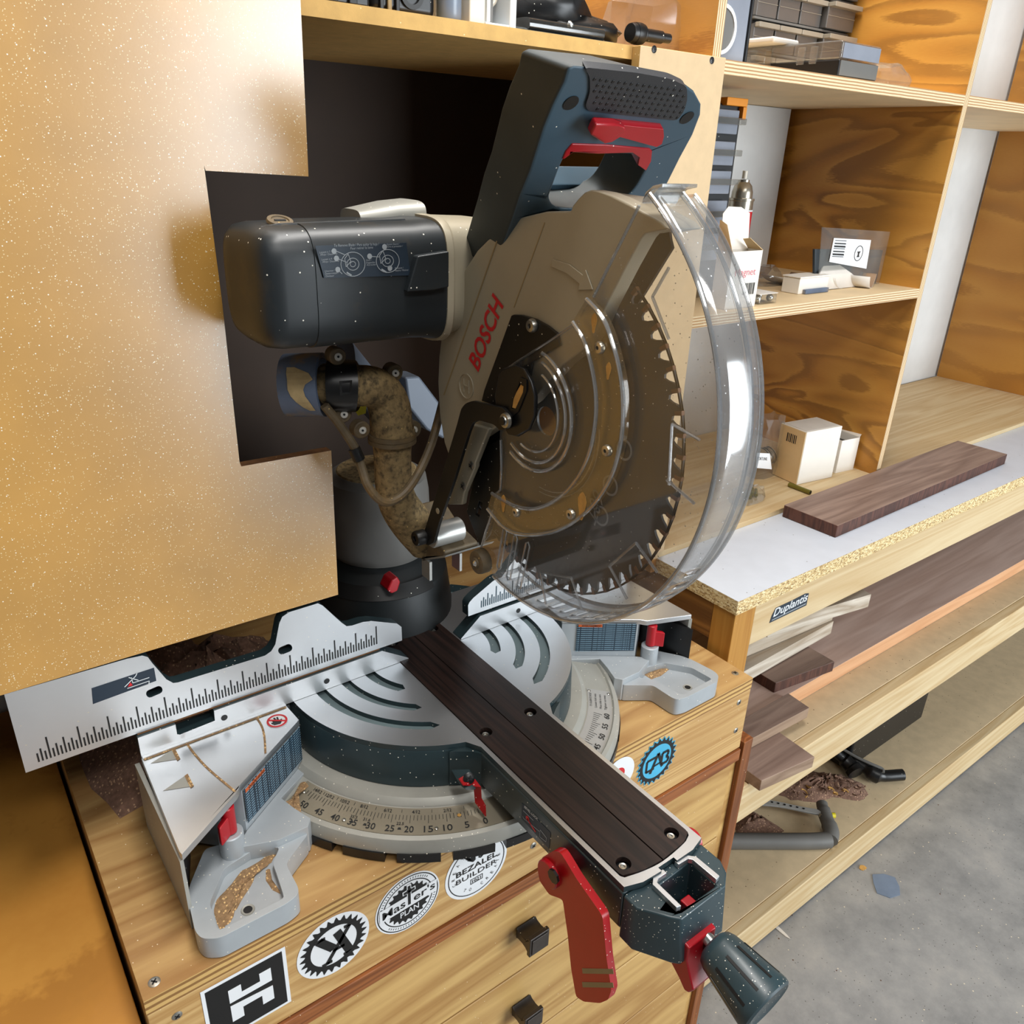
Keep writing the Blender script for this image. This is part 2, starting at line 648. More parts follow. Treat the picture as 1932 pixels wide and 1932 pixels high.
MT = dict(
    panel=glossboard('sealed_fibreboard', (196, 146, 66)),
    mdf=paint('fibreboard', (206, 164, 96), .75, var=.10, vscale=60, dust=.10, speck=(240, 215, 160), bump=.2),
    mdf_pale=paint('pale_fibreboard', (208, 180, 140), .7, var=.05, vscale=70, bump=.15),
    mdf_shaded=paint('shaded_fibreboard', (46, 29, 14), .75, var=.15, vscale=12),  # brown board, with the hood's inner shade put into its colour
    mdf_tan=paint('tan_fibreboard', (206, 184, 148), .8, var=.08, vscale=40, dust=.12, speck=(110, 84, 62), sscale=120),
    cut=paint('raw_cut_edge', (112, 74, 40), .9, var=.25, vscale=160, dust=.2, speck=(210, 170, 110)),
    benchtop=wood('bench_plywood_top', (206, 170, 112), (158, 116, 68), 'X', .7, .5, 10, dust=.10, coat=.15, contrast=.7),
    pine=wood('pine_board', (224, 188, 128), (176, 132, 76), 'X', 1.6, .55, 22, dust=.04, coat=.1, contrast=.75),
    pine_pale=wood('pale_pine', (226, 208, 170), (194, 164, 118), 'X', 1.1, .6, 20, contrast=.6, seed=2.2),
    post=wood('amber_post', (204, 154, 74), (166, 112, 42), 'Z', 1.3, .5, 22, contrast=.5, dust=.04),
    ledger=wood('dark_fir', (156, 108, 52), (96, 60, 24), 'Y', 1.1, .6, 14),
    drawer=wood('birch_drawer', (220, 182, 116), (168, 124, 68), 'X', .55, .5, 9, dust=.06, coat=.15, contrast=.8, seed=3.1),
    trim=wood('reddish_trim', (164, 100, 54), (112, 62, 30), 'X', 1.5, .5, 18, dust=.10),
    trimv=wood('reddish_stile', (158, 96, 52), (104, 58, 28), 'Z', 1.5, .5, 18, dust=.08),
    orange=bandply('orange_plywood', (202, 146, 64), (112, 64, 20), seed=.35, scale=1.5),
    orange2=bandply('orange_plywood_side', (196, 140, 62), (150, 96, 36), seed=1.4, scale=.7),
    birch=paint('birch_face', (226, 200, 158), .6, var=.08, vscale=14),
    plyz=plyedge('plywood_edge', 'Z', .0, .0038),
    plyx=plyedge('plywood_upright_edge', 'X', .0, .0038),
    plybench=plyedge('bench_plywood_edge', 'Z', -.090, .0072, (216, 176, 108), (140, 100, 52)),
    white=paint('white_melamine', (204, 210, 220), .35, var=.03, vscale=30, dust=.10, speck=(110, 108, 110), sscale=110, ssize=.1),
    chip=chipboard('chipboard_edge'),
    walnut=wood('walnut', (166, 142, 128), (116, 94, 84), 'X', 1.0, .6, 16, contrast=.7, seed=5),
    walnut2=wood('walnut_tan', (178, 152, 128), (130, 104, 84), 'X', .9, .6, 14, contrast=.6, seed=8),
    walend=wood('walnut_end', (98, 60, 46), (62, 36, 28), 'Z', 2.0, .6, 6, seed=4),
    gray_wood=wood('weathered_board', (226, 216, 200), (166, 148, 126), 'X', .9, .75, 14, contrast=.9, seed=6),
    peach=wood('peach_board', (230, 184, 142), (200, 148, 106), 'X', .8, .6, 14, contrast=.5, seed=1),
    pink=wood('pinkish_board', (232, 208, 196), (196, 166, 152), 'X', .7, .6, 14, contrast=.6, seed=9),
    concrete=concrete('concrete'),
    wall=paint('white_drywall', (206, 206, 204), .8, var=.03),
    silver=paint('silver_paint', (176, 182, 186), .42, .25, var=.05, vscale=40, dust=.30, coat=.15),
    silver2=paint('warm_silver_paint', (164, 163, 155), .45, .2, var=.05, vscale=40, dust=.35),
    alu=paint('machined_aluminium', (214, 217, 220), .36, .92, var=.05, vscale=9, dust=.10),
    alu2=paint('machined_aluminium_fence', (218, 220, 222), .38, .85, var=.06, vscale=7, dust=.10),
    teal=paint('dark_teal_paint', (38, 54, 58), .38, 0, var=.12, vscale=30, dust=.34, coat=.2),
    teal_light=paint('teal_groove_floor', (112, 130, 134), .5, .1, var=.08, dust=.4),
    khaki=paint('khaki_grey_paint', (166, 157, 136), .48, .1, var=.05, vscale=12, dust=.10, coat=.08),
    khaki_d=paint('dusty_khaki_paint', (150, 130, 92), .6, 0, var=.12, vscale=18),
    blue=paint('dark_blue_plastic', (62, 84, 98), .45, 0, var=.07, vscale=14, dust=.10),
    bluedk=paint('dark_handle_side', (50, 57, 58), .6, 0, var=.14, vscale=18, dust=.06),  # handle sides toned darker and greyer than the front
    grip=paint('black_rubber_grip', (46, 47, 50), .55, 0, var=.08, dust=.10, bump=.2),
    motor=paint('motor_plastic', (32, 37, 40), .42, 0, var=.15, vscale=10, dust=.20, dirt=(62, 54, 42), dirtamt=.30, dscale=14),
    black=paint('black_plastic', (22, 22, 23), .35, 0, var=.1, dust=.10),
    blackm=paint('black_steel', (30, 29, 28), .38, .3, var=.1, dust=.14),
    dusty=paint('dusty_hose', (142, 120, 82), .85, 0, var=.30, vscale=160, dirt=(80, 68, 48), dirtamt=.50, dscale=170, dust=.2, speck=(214, 180, 110)),
    dusty2=paint('dusty_hose_dark', (98, 84, 62), .6, 0, var=.25, vscale=90, dirt=(128, 100, 60), dirtamt=.42, dscale=30, dust=.2, speck=(214, 180, 110)),
    bluetape=paint('blue_tape', (92, 108, 134), .5, 0, var=.18, vscale=26, dirt=(150, 126, 84), dirtamt=.38, dscale=22),
    tan=paint('tan_dust', (196, 150, 80), .9, 0, var=.2, vscale=120),
    red=paint('red_plastic', (168, 14, 28), .36, 0, var=.06, dust=.14, coat=.2),
    red_d=paint('red_lever_paint', (176, 8, 18), .38, 0, var=.06, dust=.5, coat=.1, sscale=300, ssize=.15),
    insert=wood('dark_slot_board', (54, 36, 30), (19, 12, 10), 'Y', 2.2, .45, 18, contrast=.8, seed=7),
    ink=paint('black_ink', (16, 17, 18), .5, 0, var=.02),
    inkteal=paint('teal_ink', (40, 70, 84), .5, 0, var=.02),
    steel=paint('bright_steel', (206, 206, 202), .25, .95, var=.04),
    zinc=paint('zinc_screw', (176, 174, 166), .3, .9, var=.1),
    blade=paint('saw_blade_steel', (56, 55, 54), .5, .08, var=.15, vscale=10, dust=.05),
    carbide=paint('carbide_tip', (112, 76, 52), .5, .3, var=.1),
    scale=paint('scale_plate', (142, 134, 116), .4, .35, var=.08, vscale=22),
    scale2=paint('bright_scale_plate', (176, 176, 174), .4, .35, var=.06, vscale=22),
    sticker=paint('white_vinyl', (236, 238, 240), .3, 0, var=.02, coat=.3),
    stickblue=paint('cyan_vinyl', (72, 176, 214), .3, 0, var=.12, vscale=18, coat=.3),
    navy=paint('navy_print', (30, 44, 58), .45, 0, var=.05),
    warn=paint('orange_print', (198, 92, 42), .45, 0, var=.05),
    redink=paint('red_ink', (204, 36, 42), .45, 0, var=.04),
    whiteink=paint('white_ink', (226, 230, 232), .5, 0, var=.03),
    greyink=paint('grey_ink', (150, 156, 160), .5, 0, var=.03),
    sawdust=paint('sawdust', (150, 120, 86), .95, 0, var=.3, vscale=300, dust=.35, speck=(226, 188, 130), sscale=420, ssize=.4, bump=1.0),
    sawdark=paint('walnut_shavings', (126, 96, 80), .95, 0, var=.3, vscale=200, dust=.3, speck=(196, 160, 128), sscale=300, ssize=.35, bump=1.0),
    guard=clear('clear_guard', (.96, .958, .955), .06, .04, .045, (206, 204, 200), dust=.34),
    guardrim=clear('clear_guard_rim', (.92, .93, .94), .20, .10, .09, (230, 232, 234), dust=.2),
    guardedge=clear('clear_guard_edge', (.80, .82, .84), .34, .08, .10, (236, 238, 240)),
    guarddust=clear('dusty_guard_ring', (.94, .92, .88), .10, .08, .075, (164, 146, 116), dust=.3),
    bag=clear('clear_bag', (.94, .94, .93), .09, .08, .05, (236, 236, 232)),
    bag_dark=clear('smoky_bag', (.6, .6, .58), .12, .1, .12, (120, 118, 112)),
    lidplastic=clear('clear_lid', (.82, .81, .78), .14, .06, .07, (210, 208, 204)),
    drawerplastic=paint('smoky_drawer', (92, 90, 88), .3, 0, var=.06, coat=.4),
    drawerlip=paint('drawer_lip', (148, 140, 126), .3, 0, var=.06, coat=.3),
    binface=paint('grey_bin_face', (138, 143, 154), .25, 0, var=.12, vscale=18, coat=.4),
    paper=paint('paper', (214, 208, 200), .8, 0, var=.05),
    card=paint('white_card', (232, 226, 216), .7, 0, var=.03),
    cardin=paint('card_inside', (222, 190, 140), .8, 0, var=.05),
    grit=paint('sandpaper_back', (150, 120, 92), .9, 0, var=.1),
    charcoal=paint('charcoal_card', (46, 54, 60), .7, 0, var=.06),
    orangeplastic=paint('orange_plastic', (224, 140, 24), .4, 0, var=.05),
    bluebottle=paint('slate_blue_plastic', (118, 132, 152), .35, 0, var=.12, vscale=30, coat=.3),
    cream=paint('cream_plastic', (222, 214, 198), .4, 0, var=.05),
    greyplastic=paint('grey_plastic', (104, 102, 98), .5, 0, var=.06),
    greylight=paint('light_grey_metal', (176, 176, 172), .35, .5, var=.06),
    nickel=paint('nickel_screw', (224, 220, 210), .3, .35, var=.06),
    tealdust=paint('dusty_teal_paint', (42, 60, 66), .40, 0, var=.12, vscale=30, dust=.70, coat=.1, sscale=320, ssize=.14),
    tower_shade=paint('shade_black', (20, 24, 25), .5, 0, var=.2, vscale=30),  # black holds the shade behind the fence, for the tower base
    armgrey=paint('slate_arm_paint', (98, 106, 118), .45, .1, var=.06),
    torn=paint('torn_tape_paper', (186, 166, 124), .85, 0, var=.18, vscale=70),
    tin=paint('can_metal', (188, 180, 164), .25, .8, var=.1),
    canred=paint('can_red', (196, 30, 40), .4, 0, var=.05),
    olive=paint('olive_metal', (120, 112, 44), .35, .4, var=.15),
    bronze=paint('bronze_pull', (72, 66, 62), .35, .5, var=.2, vscale=60, dust=.1),
    label_l=textrows('warning_label', (30, 48, 62), (120, 150, 168), .0030, 2, .38, (420, 420, 1)),
    label_m=textrows('motor_label', (40, 46, 50), (66, 74, 80), .0048, 2, .3, (260, 260, 1)),
    yellow=paint('yellow_print', (222, 206, 40), .5, 0, var=.05),
    pinkred=paint('pink_print', (214, 120, 130), .5, 0, var=.05),
)


# ================================================================== the setting
FLOOR_Z = -.83
V = Vector
struct(obj('floor', B().box(-3.2, 4.6, -3.6, .42, FLOOR_Z - .05, FLOOR_Z), MT['concrete']))
struct(obj('wall_back', B().box(-3.2, 4.6, .36, .42, FLOOR_Z, 2.4), MT['wall']))
b = B().box(-3.2, -3.14, -3.6, .36, FLOOR_Z, 2.4)
struct(obj('wall_left', b, MT['wall']))

# ------------------------------------------------------------------ dust hood round the saw
hood = thing('dust_hood', 'brown fibreboard dust hood with stepped cut-out around the miter saw', 'cabinet', (0, .2, -.09))
left = [V((-.95, 0, .118 + .0))] + \
       [P(241, 1240, y=0)] + poly('-', [(638, 1122), (625, 850), (455, 880), (452, 872), (418, 560), (388, 335), (385, 312), (388, 322), (582, 333), (567, 0)], y=0) + \
       [V((-.112, 0, .95)), V((-.95, 0, .95))]
left[0].z = left[1].z
b = B().prism(left, (0, .012, 0), mi=0, ms=1)
obj('front_panel', b, [MT['panel'], MT['cut']], hood, label='large gold satin panel with dust flecks, painted glints and a stepped notch')
rp = [V((.2664, 0, .656)), V((.4045, 0, .656)), V((.4045, 0, .020)), V((.2664, 0, .020))]
o = obj('front_panel', B().prism(rp, (0, .012, 0), mi=0, ms=1), [MT['mdf_pale'], MT['mdf']], hood, bevel=.0008, label='pale fibreboard strip with two black screws')


def screw(parent, c, n, rad, m, name='screw', slot='cross', h=.0012, label=None):
    c, n = V(c), V(n).normalized()
    b = B().lathe([(0, h), (rad * .55, h), (rad, h * .35), (rad, 0)], c, n, 14)
    t = n.orthogonal().normalized()
    q = n.cross(t)
    so = obj(name, b, m, parent, label=label)
    b = B()
    for e1, e2 in (((t, q), (q, t)) if slot == 'cross' else ((t, q),)):
        b.obox(c + n * h, e1 * rad * .55, e2 * rad * .13, n * .0003)
    obj('drive_slot', b, MT['ink'], so)
    return so


for u, v in ((1234, 93), (1343, 114)):
    screw(o, P(u, v, y=0), (0, -1, 0), .0037, MT['black'])
obj('shelf_board', B().box(-.95, .394, .0125, .352, .6435, .6565), MT['mdf'], hood, label='fibreboard shelf across the top of the hood')
obj('back_panel', B().box(-.95, .394, .352, .358, -.088, .6435), MT['mdf_shaded'], hood)  # colour darkened to stand in for shade inside the hood
obj('side_panel', B().box(-.962, -.95, .0, .352, -.088, .95), MT['mdf_shaded'], hood)

# ------------------------------------------------------------------ storage shelves to the right
cab = thing('storage_shelf', 'open plywood shelf unit of bays standing against the wall right of the saw', 'shelf', (.7, .18, .0))
b = B().box(.395, .4052, .0125, .354, -.019, 1.25)
b.box(.4053, .409, .0125, .354, .0028, 1.25)
b.face([V((.395, .0123, .0028)), V((.409, .0123, .0028)), V((.409, .0123, 1.25)), V((.395, .0123, 1.25))], 1)
obj('divider', b, [MT['orange2'], MT['plyx']], cab)
XR = 1.0
b = B().box(XR, XR + .014, .0125, .354, .012, 1.25)
b.face([V((XR, .0123, .012)), V((XR + .014, .0123, .012)), V((XR + .014, .0123, 1.25)), V((XR, .0123, 1.25))], 1)
obj('divider', b, [MT['orange'], MT['plyx']], cab, label='orange plywood divider with dark wavy grain')
b = B().box(1.9, 1.914, .0125, .354, .012, 1.25)
obj('divider', b, MT['orange2'], cab)
for x0, x1, z0, z1 in ((.409, XR, .641, .6565), (.409, XR, .343, .3585), (XR + .014, 1.9, .641, .6565)):
    b = B().box(x0, x1, .0125, .354, z0, z1)
    b.face([V((x0, .0123, z0)), V((x1, .0123, z0)), V((x1, .0123, z1)), V((x0, .0123, z1))], 1)
    obj('shelf_board', b, [MT['birch'], MT['plyz']], cab)
obj('bottom_board', B().box(.409, 1.9, .0125, .354, .0027, .012), MT['pine_pale'], cab, bevel=.001)
# white post of the wall seen inside the middle bay
struct(obj('trim_1', B().box(.82, .985, .32, .36, .3587, .6405), MT['wall'], None, bevel=.002))

# ------------------------------------------------------------------ workbench to the right
wb = thing('workbench', 'pine workbench with white melamine top and chipboard edges', 'workbench', (1.0, .1, FLOOR_Z))
b = B().box(.4055, 2.4, -.1395, .355, -.0195, .0024, mi=1)
b.face([V((.4055, -.1395, .0026)), V((2.4, -.1395, .0026)), V((2.4, .355, .0026)), V((.4055, .355, .0026))], 0)
obj('worktop', b, [MT['white'], MT['chip']], wb)
obj('front_rail', B().box(.4535, 2.4, -.1365, -.1, -.088, -.0197), MT['pine_pale'], wb, bevel=.002)
obj('corner_post', B().box(.4075, .4530, -.1375, -.0990, FLOOR_Z, -.0197), MT['post'], wb, bevel=.0012)
obj('end_rail', B().box(.4085, .4250, -.0985, .33, -.078, -.0197), MT['ledger'], wb)
obj('end_rail', B().box(.4380, .450, -.0985, .33, -.0895, -.079), MT['trim'], wb)
b = B().box(.4535, 2.4, -.1365, .33, -.361, -.3485)
obj('middle_shelf', b, [MT['mdf_tan']], wb)
obj('front_rail', B().box(.4540, 2.4, -.1575, -.1370, -.426, -.3505), MT['pine_pale'], wb, bevel=.002)
obj('bottom_shelf', B().box(.4535, 2.4, -.1365, .33, -.757, -.745), MT['mdf_tan'], wb)
obj('front_rail', B().box(.4225, 2.4, -.158, -.1370, -.822, -.747), MT['pine_pale'], wb, bevel=.002)
obj('back_panel', B().box(.43, 2.4, .331, .345, FLOOR_Z, -.02), MT['mdf_shaded'], wb)
# name sticker on the rail
du = lambda s, h: V((.4945 + .0905 * s, -.1368, -.0635 + .0235 * h))
b = B()
b.prism([du(0, 0), du(1, .0), du(1.0, .9), du(.9, 1.0), du(.55, .95), du(.1, .95), du(.03, .5)], (0, -.0003, 0))
st = obj('sticker', b, MT['navy'], wb, label='dark script name sticker on the pine rail')
text('lettering', 'Duplantis', du(.07, .34), du(.97, .40), du(.10, .92), MT['whiteink'], st, (0, -1, 0), .0005, .012)
obj('underline', B().prism([du(.05, .10), du(.97, .12), du(.97, .2), du(.05, .17)], (0, -.0004, 0)), MT['greyink'], st)

# ------------------------------------------------------------------ bench under the saw
BX0, BX1, BY, BZ = -.3845, .3975, -.188, -.090
bench = thing('tool_bench', 'wooden drawer bench under the miter saw with stickers along its front', 'bench', (0, .05, FLOOR_Z))
b = B().box(BX0, BX1, BY, .35, BZ - .0175, BZ, mi=0, ms=1)
obj('bench_top', b, [MT['benchtop'], MT['plybench']], bench)
obj('front_board', B().box(BX0, BX1, BY, BY + .02, -.2085, BZ - .0178), MT['pine'], bench, bevel=.0012, label='pine board carrying the stickers')
obj('top_rail', B().box(BX0, .3960, BY - .0035, BY + .02, -.2290, -.2092), MT['trim'], bench, bevel=.001)
obj('corner_stile', B().box(.4005, .4205, BY - .0045, BY + .03, FLOOR_Z, -.2000), MT['trimv'], bench, bevel=.001)
obj('corner_stile', B().box(.3860, .4000, BY + .0035, BY + .03, FLOOR_Z, -.2295), MT['drawer'], bench)
obj('end_panel', B().box(.3850, .3970, BY + .031, .35, FLOOR_Z, -.108), MT['drawer'], bench)
obj('end_panel', B().box(BX0, BX0 + .012, BY + .021, .35, FLOOR_Z, -.108), MT['drawer'], bench)
obj('back_panel', B().box(BX0 + .0125, .3845, .338, .35, FLOOR_Z, -.108), MT['mdf_shaded'], bench)
zs = [-.2305, -.3720, -.5150, -.6640, -.8100]


def pull(parent, x, z):
    """Bronze square drawer pull with a notched, flared stem."""
    b = B()
    y = BY - .0005
    h = .0145
    prof = [(.0, -.6), (.004, -.42), (.012, -.36), (.018, -.44), (.0215, -.62), (.0215, -1), (.027, -1), (.027, 1), (.0215, 1), (.0215, .62), (.018, .44), (.012, .36), (.004, .42), (.0, .6)]
    pts = [V((x - h, y - d_, z + s_ * h)) for d_, s_ in prof]
    b.prism(pts, (2 * h, 0, 0))
    hd = obj('handle', b, MT['bronze'], parent, bevel=.001)
    obj('face_ring', B().prism([V((x - h * .8, y - .0272, z - h * .8)), V((x + h * .8, y - .0272, z - h * .8)), V((x + h * .8, y - .0272, z + h * .8)), V((x - h * .8, y - .0272, z + h * .8))], (0, -.001, 0)), MT['bronze'], hd, bevel=.0005)


for i in range(4):
    z1, z0 = zs[i] - .0012, zs[i + 1] + .0012
    dr = obj('drawer', B().box(BX0 + .013, .3852, BY + .0005, BY + .02, z0, z1), MT['drawer'], bench, bevel=.0015)
    pull(dr, .0175, z1 - .0635)
obj('kick_board', B().box(BX0, .40, BY + .02, BY + .03, FLOOR_Z, -.8105), MT['trim'], bench)
for u, v in ((291, 1853), (1387, 1270)):
    screw(bench, P(u, v, z=BZ), (0, 0, 1), .0050, MT['zinc'], h=.0008)
for u, v in ((334, 1916), (1394, 1325), (1388, 1378), (1006, 1595)):
    screw(bench, P(u, v, y=BY), (0, -1, 0), .0044, MT['zinc'])

# ---- stickers
SY = BY - .0004


def circ(cx, cz, rx, rz=None, n=48, y=SY, wob=None, ph=0.0):
    rz = rz or rx
    return [V((cx + rx * (wob(i, n) if wob else 1) * math.cos(2 * PI * i / n + ph), y, cz + rz * (wob(i, n) if wob else 1) * math.sin(2 * PI * i / n + ph))) for i in range(n)]


def flat(name, outer, m, parent, lift=.0003, holes=(), label=None, th=.0002):
    off = V((0, -lift, 0))
    return obj(name, B().prism([p + off for p in outer], (0, -th, 0), [[p + off for p in h] for h in holes]), m, parent, label=label)


# square H sticker
hx0, hx1, hz0, hz1 = -.3425, -.2672, -.1880, -.1133
H = lambda s, t: V((hx0 + (hx1 - hx0) * s, SY, hz0 + (hz1 - hz0) * t))
st = flat('sticker', [H(0, 0), H(1, 0), H(1, 1), H(0, 1)], MT['sticker'], bench, 0, label='square black and white sticker with a blocky letter H')
bk = flat('black_field', [H(.045, .045), H(.955, .045), H(.955, .955), H(.045, .955)], MT['ink'], st, .0003)
flat('letter', [H(.29, .57), H(.29, .79), H(.44, .79), H(.44, .66), H(.66, .66), H(.66, .79), H(.80, .79), H(.80, .52), H(.80, .50), H(.80, .57)], MT['sticker'], bk, .0006)
flat('letter', [H(.29, .24), H(.43, .24), H(.43, .40), H(.66, .40), H(.66, .24), H(.80, .24), H(.80, .475), H(.29, .52)], MT['sticker'], bk, .0006)

# gear sticker with monogram
cx, cz, R0 = -.2212, -.1462, .0372
st = flat('sticker', circ(cx, cz, R0), MT['sticker'], bench, 0, label='round white sticker with saw-blade ring and interlocked letters')


def teeth(n, k, depth):
    def g(i, N):
        ph = (i * k / N) % 1
        return 1 - depth * ph
    return g


def sawring(cx, cz, ro, ri, k, depth=.16, n=8):
    pts = []
    for i in range(k):
        a = 2 * PI * i / k
        da = 2 * PI / k
        for tt, rr in ((0, 1), (.12, 1 - depth * .4), (.3, 1 - depth), (.6, 1 - depth * .85), (.85, 1 - depth * .25)):
            pts.append(V((cx + ro * rr * math.cos(a + da * tt), SY, cz + ro * rr * math.sin(a + da * tt))))
    return pts, circ(cx, cz, ri)


o_, i_ = sawring(cx, cz, R0 * .93, R0 * .64, 26)
rg = flat('saw_ring', o_, MT['ink'], st, .0003, [i_])


def lett(s, t):
    return V((cx + R0 * s, SY, cz + R0 * t))


def stroke(parent, pts, w, m, lift=.0005, name='letter_stroke', fr=lett):
    b = B()
    for (s0, t0), (s1, t1) in zip(pts, pts[1:]):
        a, c = fr(s0, t0), fr(s1, t1)
        dd = (c - a).normalized()
        nn = V((-dd.z, 0, dd.x)) * w * .5
        off = V((0, -lift, 0))
        b.prism([a - nn + off, c - nn + off, c + nn + off, a + nn + off], (0, -.0002, 0))
    return obj(name, b, m, parent)


stroke(st, [(-.52, .42), (-.22, .42)], .0035, MT['ink'])
stroke(st, [(-.40, .42), (-.02, -.10)], .0085, MT['ink'])
stroke(st, [(.46, .44), (-.22, -.52)], .0040, MT['ink'])
stroke(st, [(.30, .44), (.58, .44)], .0035, MT['ink'])
stroke(st, [(.10, .42), (.42, -.50)], .0085, MT['ink'])
stroke(st, [(-.36, -.52), (-.08, -.52)], .0035, MT['ink'])
stroke(st, [(.24, -.52), (.60, -.52)], .0035, MT['ink'])
stroke(st, [(-.02, -.10), (-.02, -.12)], .008, MT['ink'])
stroke(st, [(-.05, -.18), (.28, -.18)], .0035, MT['ink'])

# Master's PLAN sticker
cx, cz, R0 = -.1402, -.1452, .0370
st = flat('sticker', circ(cx, cz, R0), MT['sticker'], bench, 0, label="round white sticker reading Master's PLAN over a black saw blade")
flat('ring', circ(cx, cz, R0 * .955), MT['ink'], st, .0002, [circ(cx, cz, R0 * .925)])
flat('ring', circ(cx, cz, R0 * .78), MT['ink'], st, .0002, [circ(cx, cz, R0 * .75)])
b = B()
for i in range(64):
    a = 2 * PI * i / 64
    if abs(math.sin(a - .45)) < .28:
        continue
    c0 = V((cx + R0 * .82 * math.cos(a), SY - .0003, cz + R0 * .82 * math.sin(a)))
    c1 = V((cx + R0 * .88 * math.cos(a), SY - .0003, cz + R0 * .88 * math.sin(a)))
    nn = V((-math.sin(a), 0, math.cos(a))) * .00030
    b.prism([c0 - nn, c1 - nn, c1 + nn, c0 + nn], (0, -.0002, 0))
obj('tick_ring', b, MT['ink'], st, kind='stuff')
o_, i_ = sawring(cx, cz, R0 * .70, R0 * .1, 22, .14)
flat('saw_disc', o_, MT['ink'], st, .0004)
up, rt = V((0, 0, 1)), V((1, 0, 0))
ml = lambda s, t: V((cx + R0 * s, SY, cz + R0 * t))
flat('banner', [ml(-.88, -.20), ml(.90, -.10), ml(.90, .32), ml(-.88, .24)], MT['sticker'], st, .0009)
text('lettering', "Mas", ml(-.80, -.12), ml(-.10, -.05), ml(-.80, .15), MT['ink'], st, (0, -1, 0), .0013, .012)
text('lettering', "er's", ml(.16, -.03), ml(.84, .04), ml(.16, .24), MT['ink'], st, (0, -1, 0), .0013, .012)
stroke(st, [(.02, .68), (.02, -.08)], .0050, MT['sticker'], .0011, 'cross', ml)
stroke(st, [(-.18, .44), (.22, .46)], .0050, MT['sticker'], .0011, 'cross', ml)
stroke(st, [(.02, .64), (.02, -.05)], .0030, MT['ink'], .0015, 'cross', ml)
stroke(st, [(-.15, .44), (.19, .46)], .0030, MT['ink'], .0015, 'cross', ml)
text('lettering', "PLAN", ml(-.26, -.42), ml(.32, -.38), ml(-.26, -.22), MT['sticker'], st, (0, -1, 0), .0011, .01)

# BEZALEL BUILDER sticker
cx, cz, R0 = -.0562, -.1505, .0400
st = flat('sticker', circ(cx, cz, R0), MT['sticker'], bench, 0, label='round white sticker reading BEZALEL BUILDER under a pair of wings')
flat('ring', circ(cx, cz, R0 * .91), MT['ink'], st, .0003, [circ(cx, cz, R0 * .885)])
ml2 = lambda s, t: V((cx + R0 * s, SY, cz + R0 * t))
text('lettering', "BEZALEL", ml2(-.66, .02), ml2(.66, .02), ml2(-.66, .20), MT['ink'], st, (0, -1, 0), .0007, .012)
text('lettering', "BUILDER", ml2(-.66, -.24), ml2(.66, -.24), ml2(-.66, -.08), MT['ink'], st, (0, -1, 0), .0007)
for i, ch in enumerate("TO CREATE"):
    if ch == ' ':
        continue
    a = math.radians(-122 + i * 15.5)
    c0 = V((cx + R0 * .76 * math.cos(a), SY, cz + R0 * .76 * math.sin(a)))
    tg = V((-math.sin(a), 0, math.cos(a)))
    rd = V((-math.cos(a), 0, -math.sin(a)))
    text('lettering', ch, c0 - tg * .0014, c0 + tg * .0014, c0 - tg * .0014 + rd * .004, MT['ink'], st, (0, -1, 0), .0007)
for i, ch in enumerate("CREATED"):
    a = math.radians(196 - i * 17)
    c0 = V((cx + R0 * .70 * math.cos(a), SY, cz + R0 * .70 * math.sin(a)))
    tg = V((math.sin(a), 0, -math.cos(a)))
    rd = V((math.cos(a), 0, math.sin(a)))
    text('lettering', ch, c0 - tg * .0014, c0 + tg * .0014, c0 - tg * .0014 + rd * .004, MT['ink'], st, (0, -1, 0), .0007)
flat('date_frame', [ml2(-.2, -.52), ml2(.2, -.52), ml2(.2, -.34), ml2(-.2, -.34)], MT['ink'], st, .0003, [[ml2(-.18, -.50), ml2(.18, -.50), ml2(.18, -.36), ml2(-.18, -.36)]])
text('lettering', "1021", ml2(-.14, -.48), ml2(.14, -.48), ml2(-.14, -.38), MT['ink'], st, (0, -1, 0), .0007, .01)
for sg in (-1, 1):
    for k in range(4):
        pts = [(sg * .05, .36 + k * .05), (sg * (.12 + k * .03), .30 + k * .05), (sg * (.30 + k * .05), .44 + k * .07)]
        stroke(st, pts, .0016, MT['ink'], .0005, 'wing_feather', ml2)

# CAB sticker and the half-hidden round one
cx, cz, R0 = .2185, -.1435, .0360
o_, i_ = sawring(cx, cz, R0, R0 * .5, 24, .12)
st = flat('sticker', o_, MT['stickblue'], bench, 0, label='blue saw-blade sticker with the letters CAB')
st.location = (0, 0, 0)
o_, i_ = sawring(cx, cz, R0 * .96, R0 * .70, 24, .14)
flat('saw_ring', o_, MT['ink'], st, .0003, [i_])
flat('blue_disc', circ(cx, cz, R0 * .70), MT['stickblue'], st, .0003)
ml3 = lambda s, t: V((cx + R0 * s, SY, cz + R0 * t))
stroke(st, [(-.08, .22), (-.52, .22), (-.52, -.26), (-.12, -.26)], .0036, MT['ink'], .0007, 'letter_stroke', ml3)
stroke(st, [(-.30, -.42), (.02, .34), (.30, -.36)], .0042, MT['ink'], .0008, 'letter_stroke', ml3)
stroke(st, [(-.16, -.16), (.20, -.14)], .0024, MT['ink'], .0008, 'letter_stroke', ml3)
stroke(st, [(.22, -.26), (.24, .24), (.52, .24), (.56, .10), (.46, .0), (.60, -.12), (.54, -.26), (.22, -.26)], .0036, MT['ink'], .0009, 'letter_stroke', ml3)
cx, cz = .1505, -.1325
st = flat('sticker', circ(cx, cz, .0265), MT['sticker'], bench, 0, label='round white sticker half hidden behind the saw arm')
flat('red_dot', circ(cx, cz + .002, .010), MT['redink'], st, .0003)

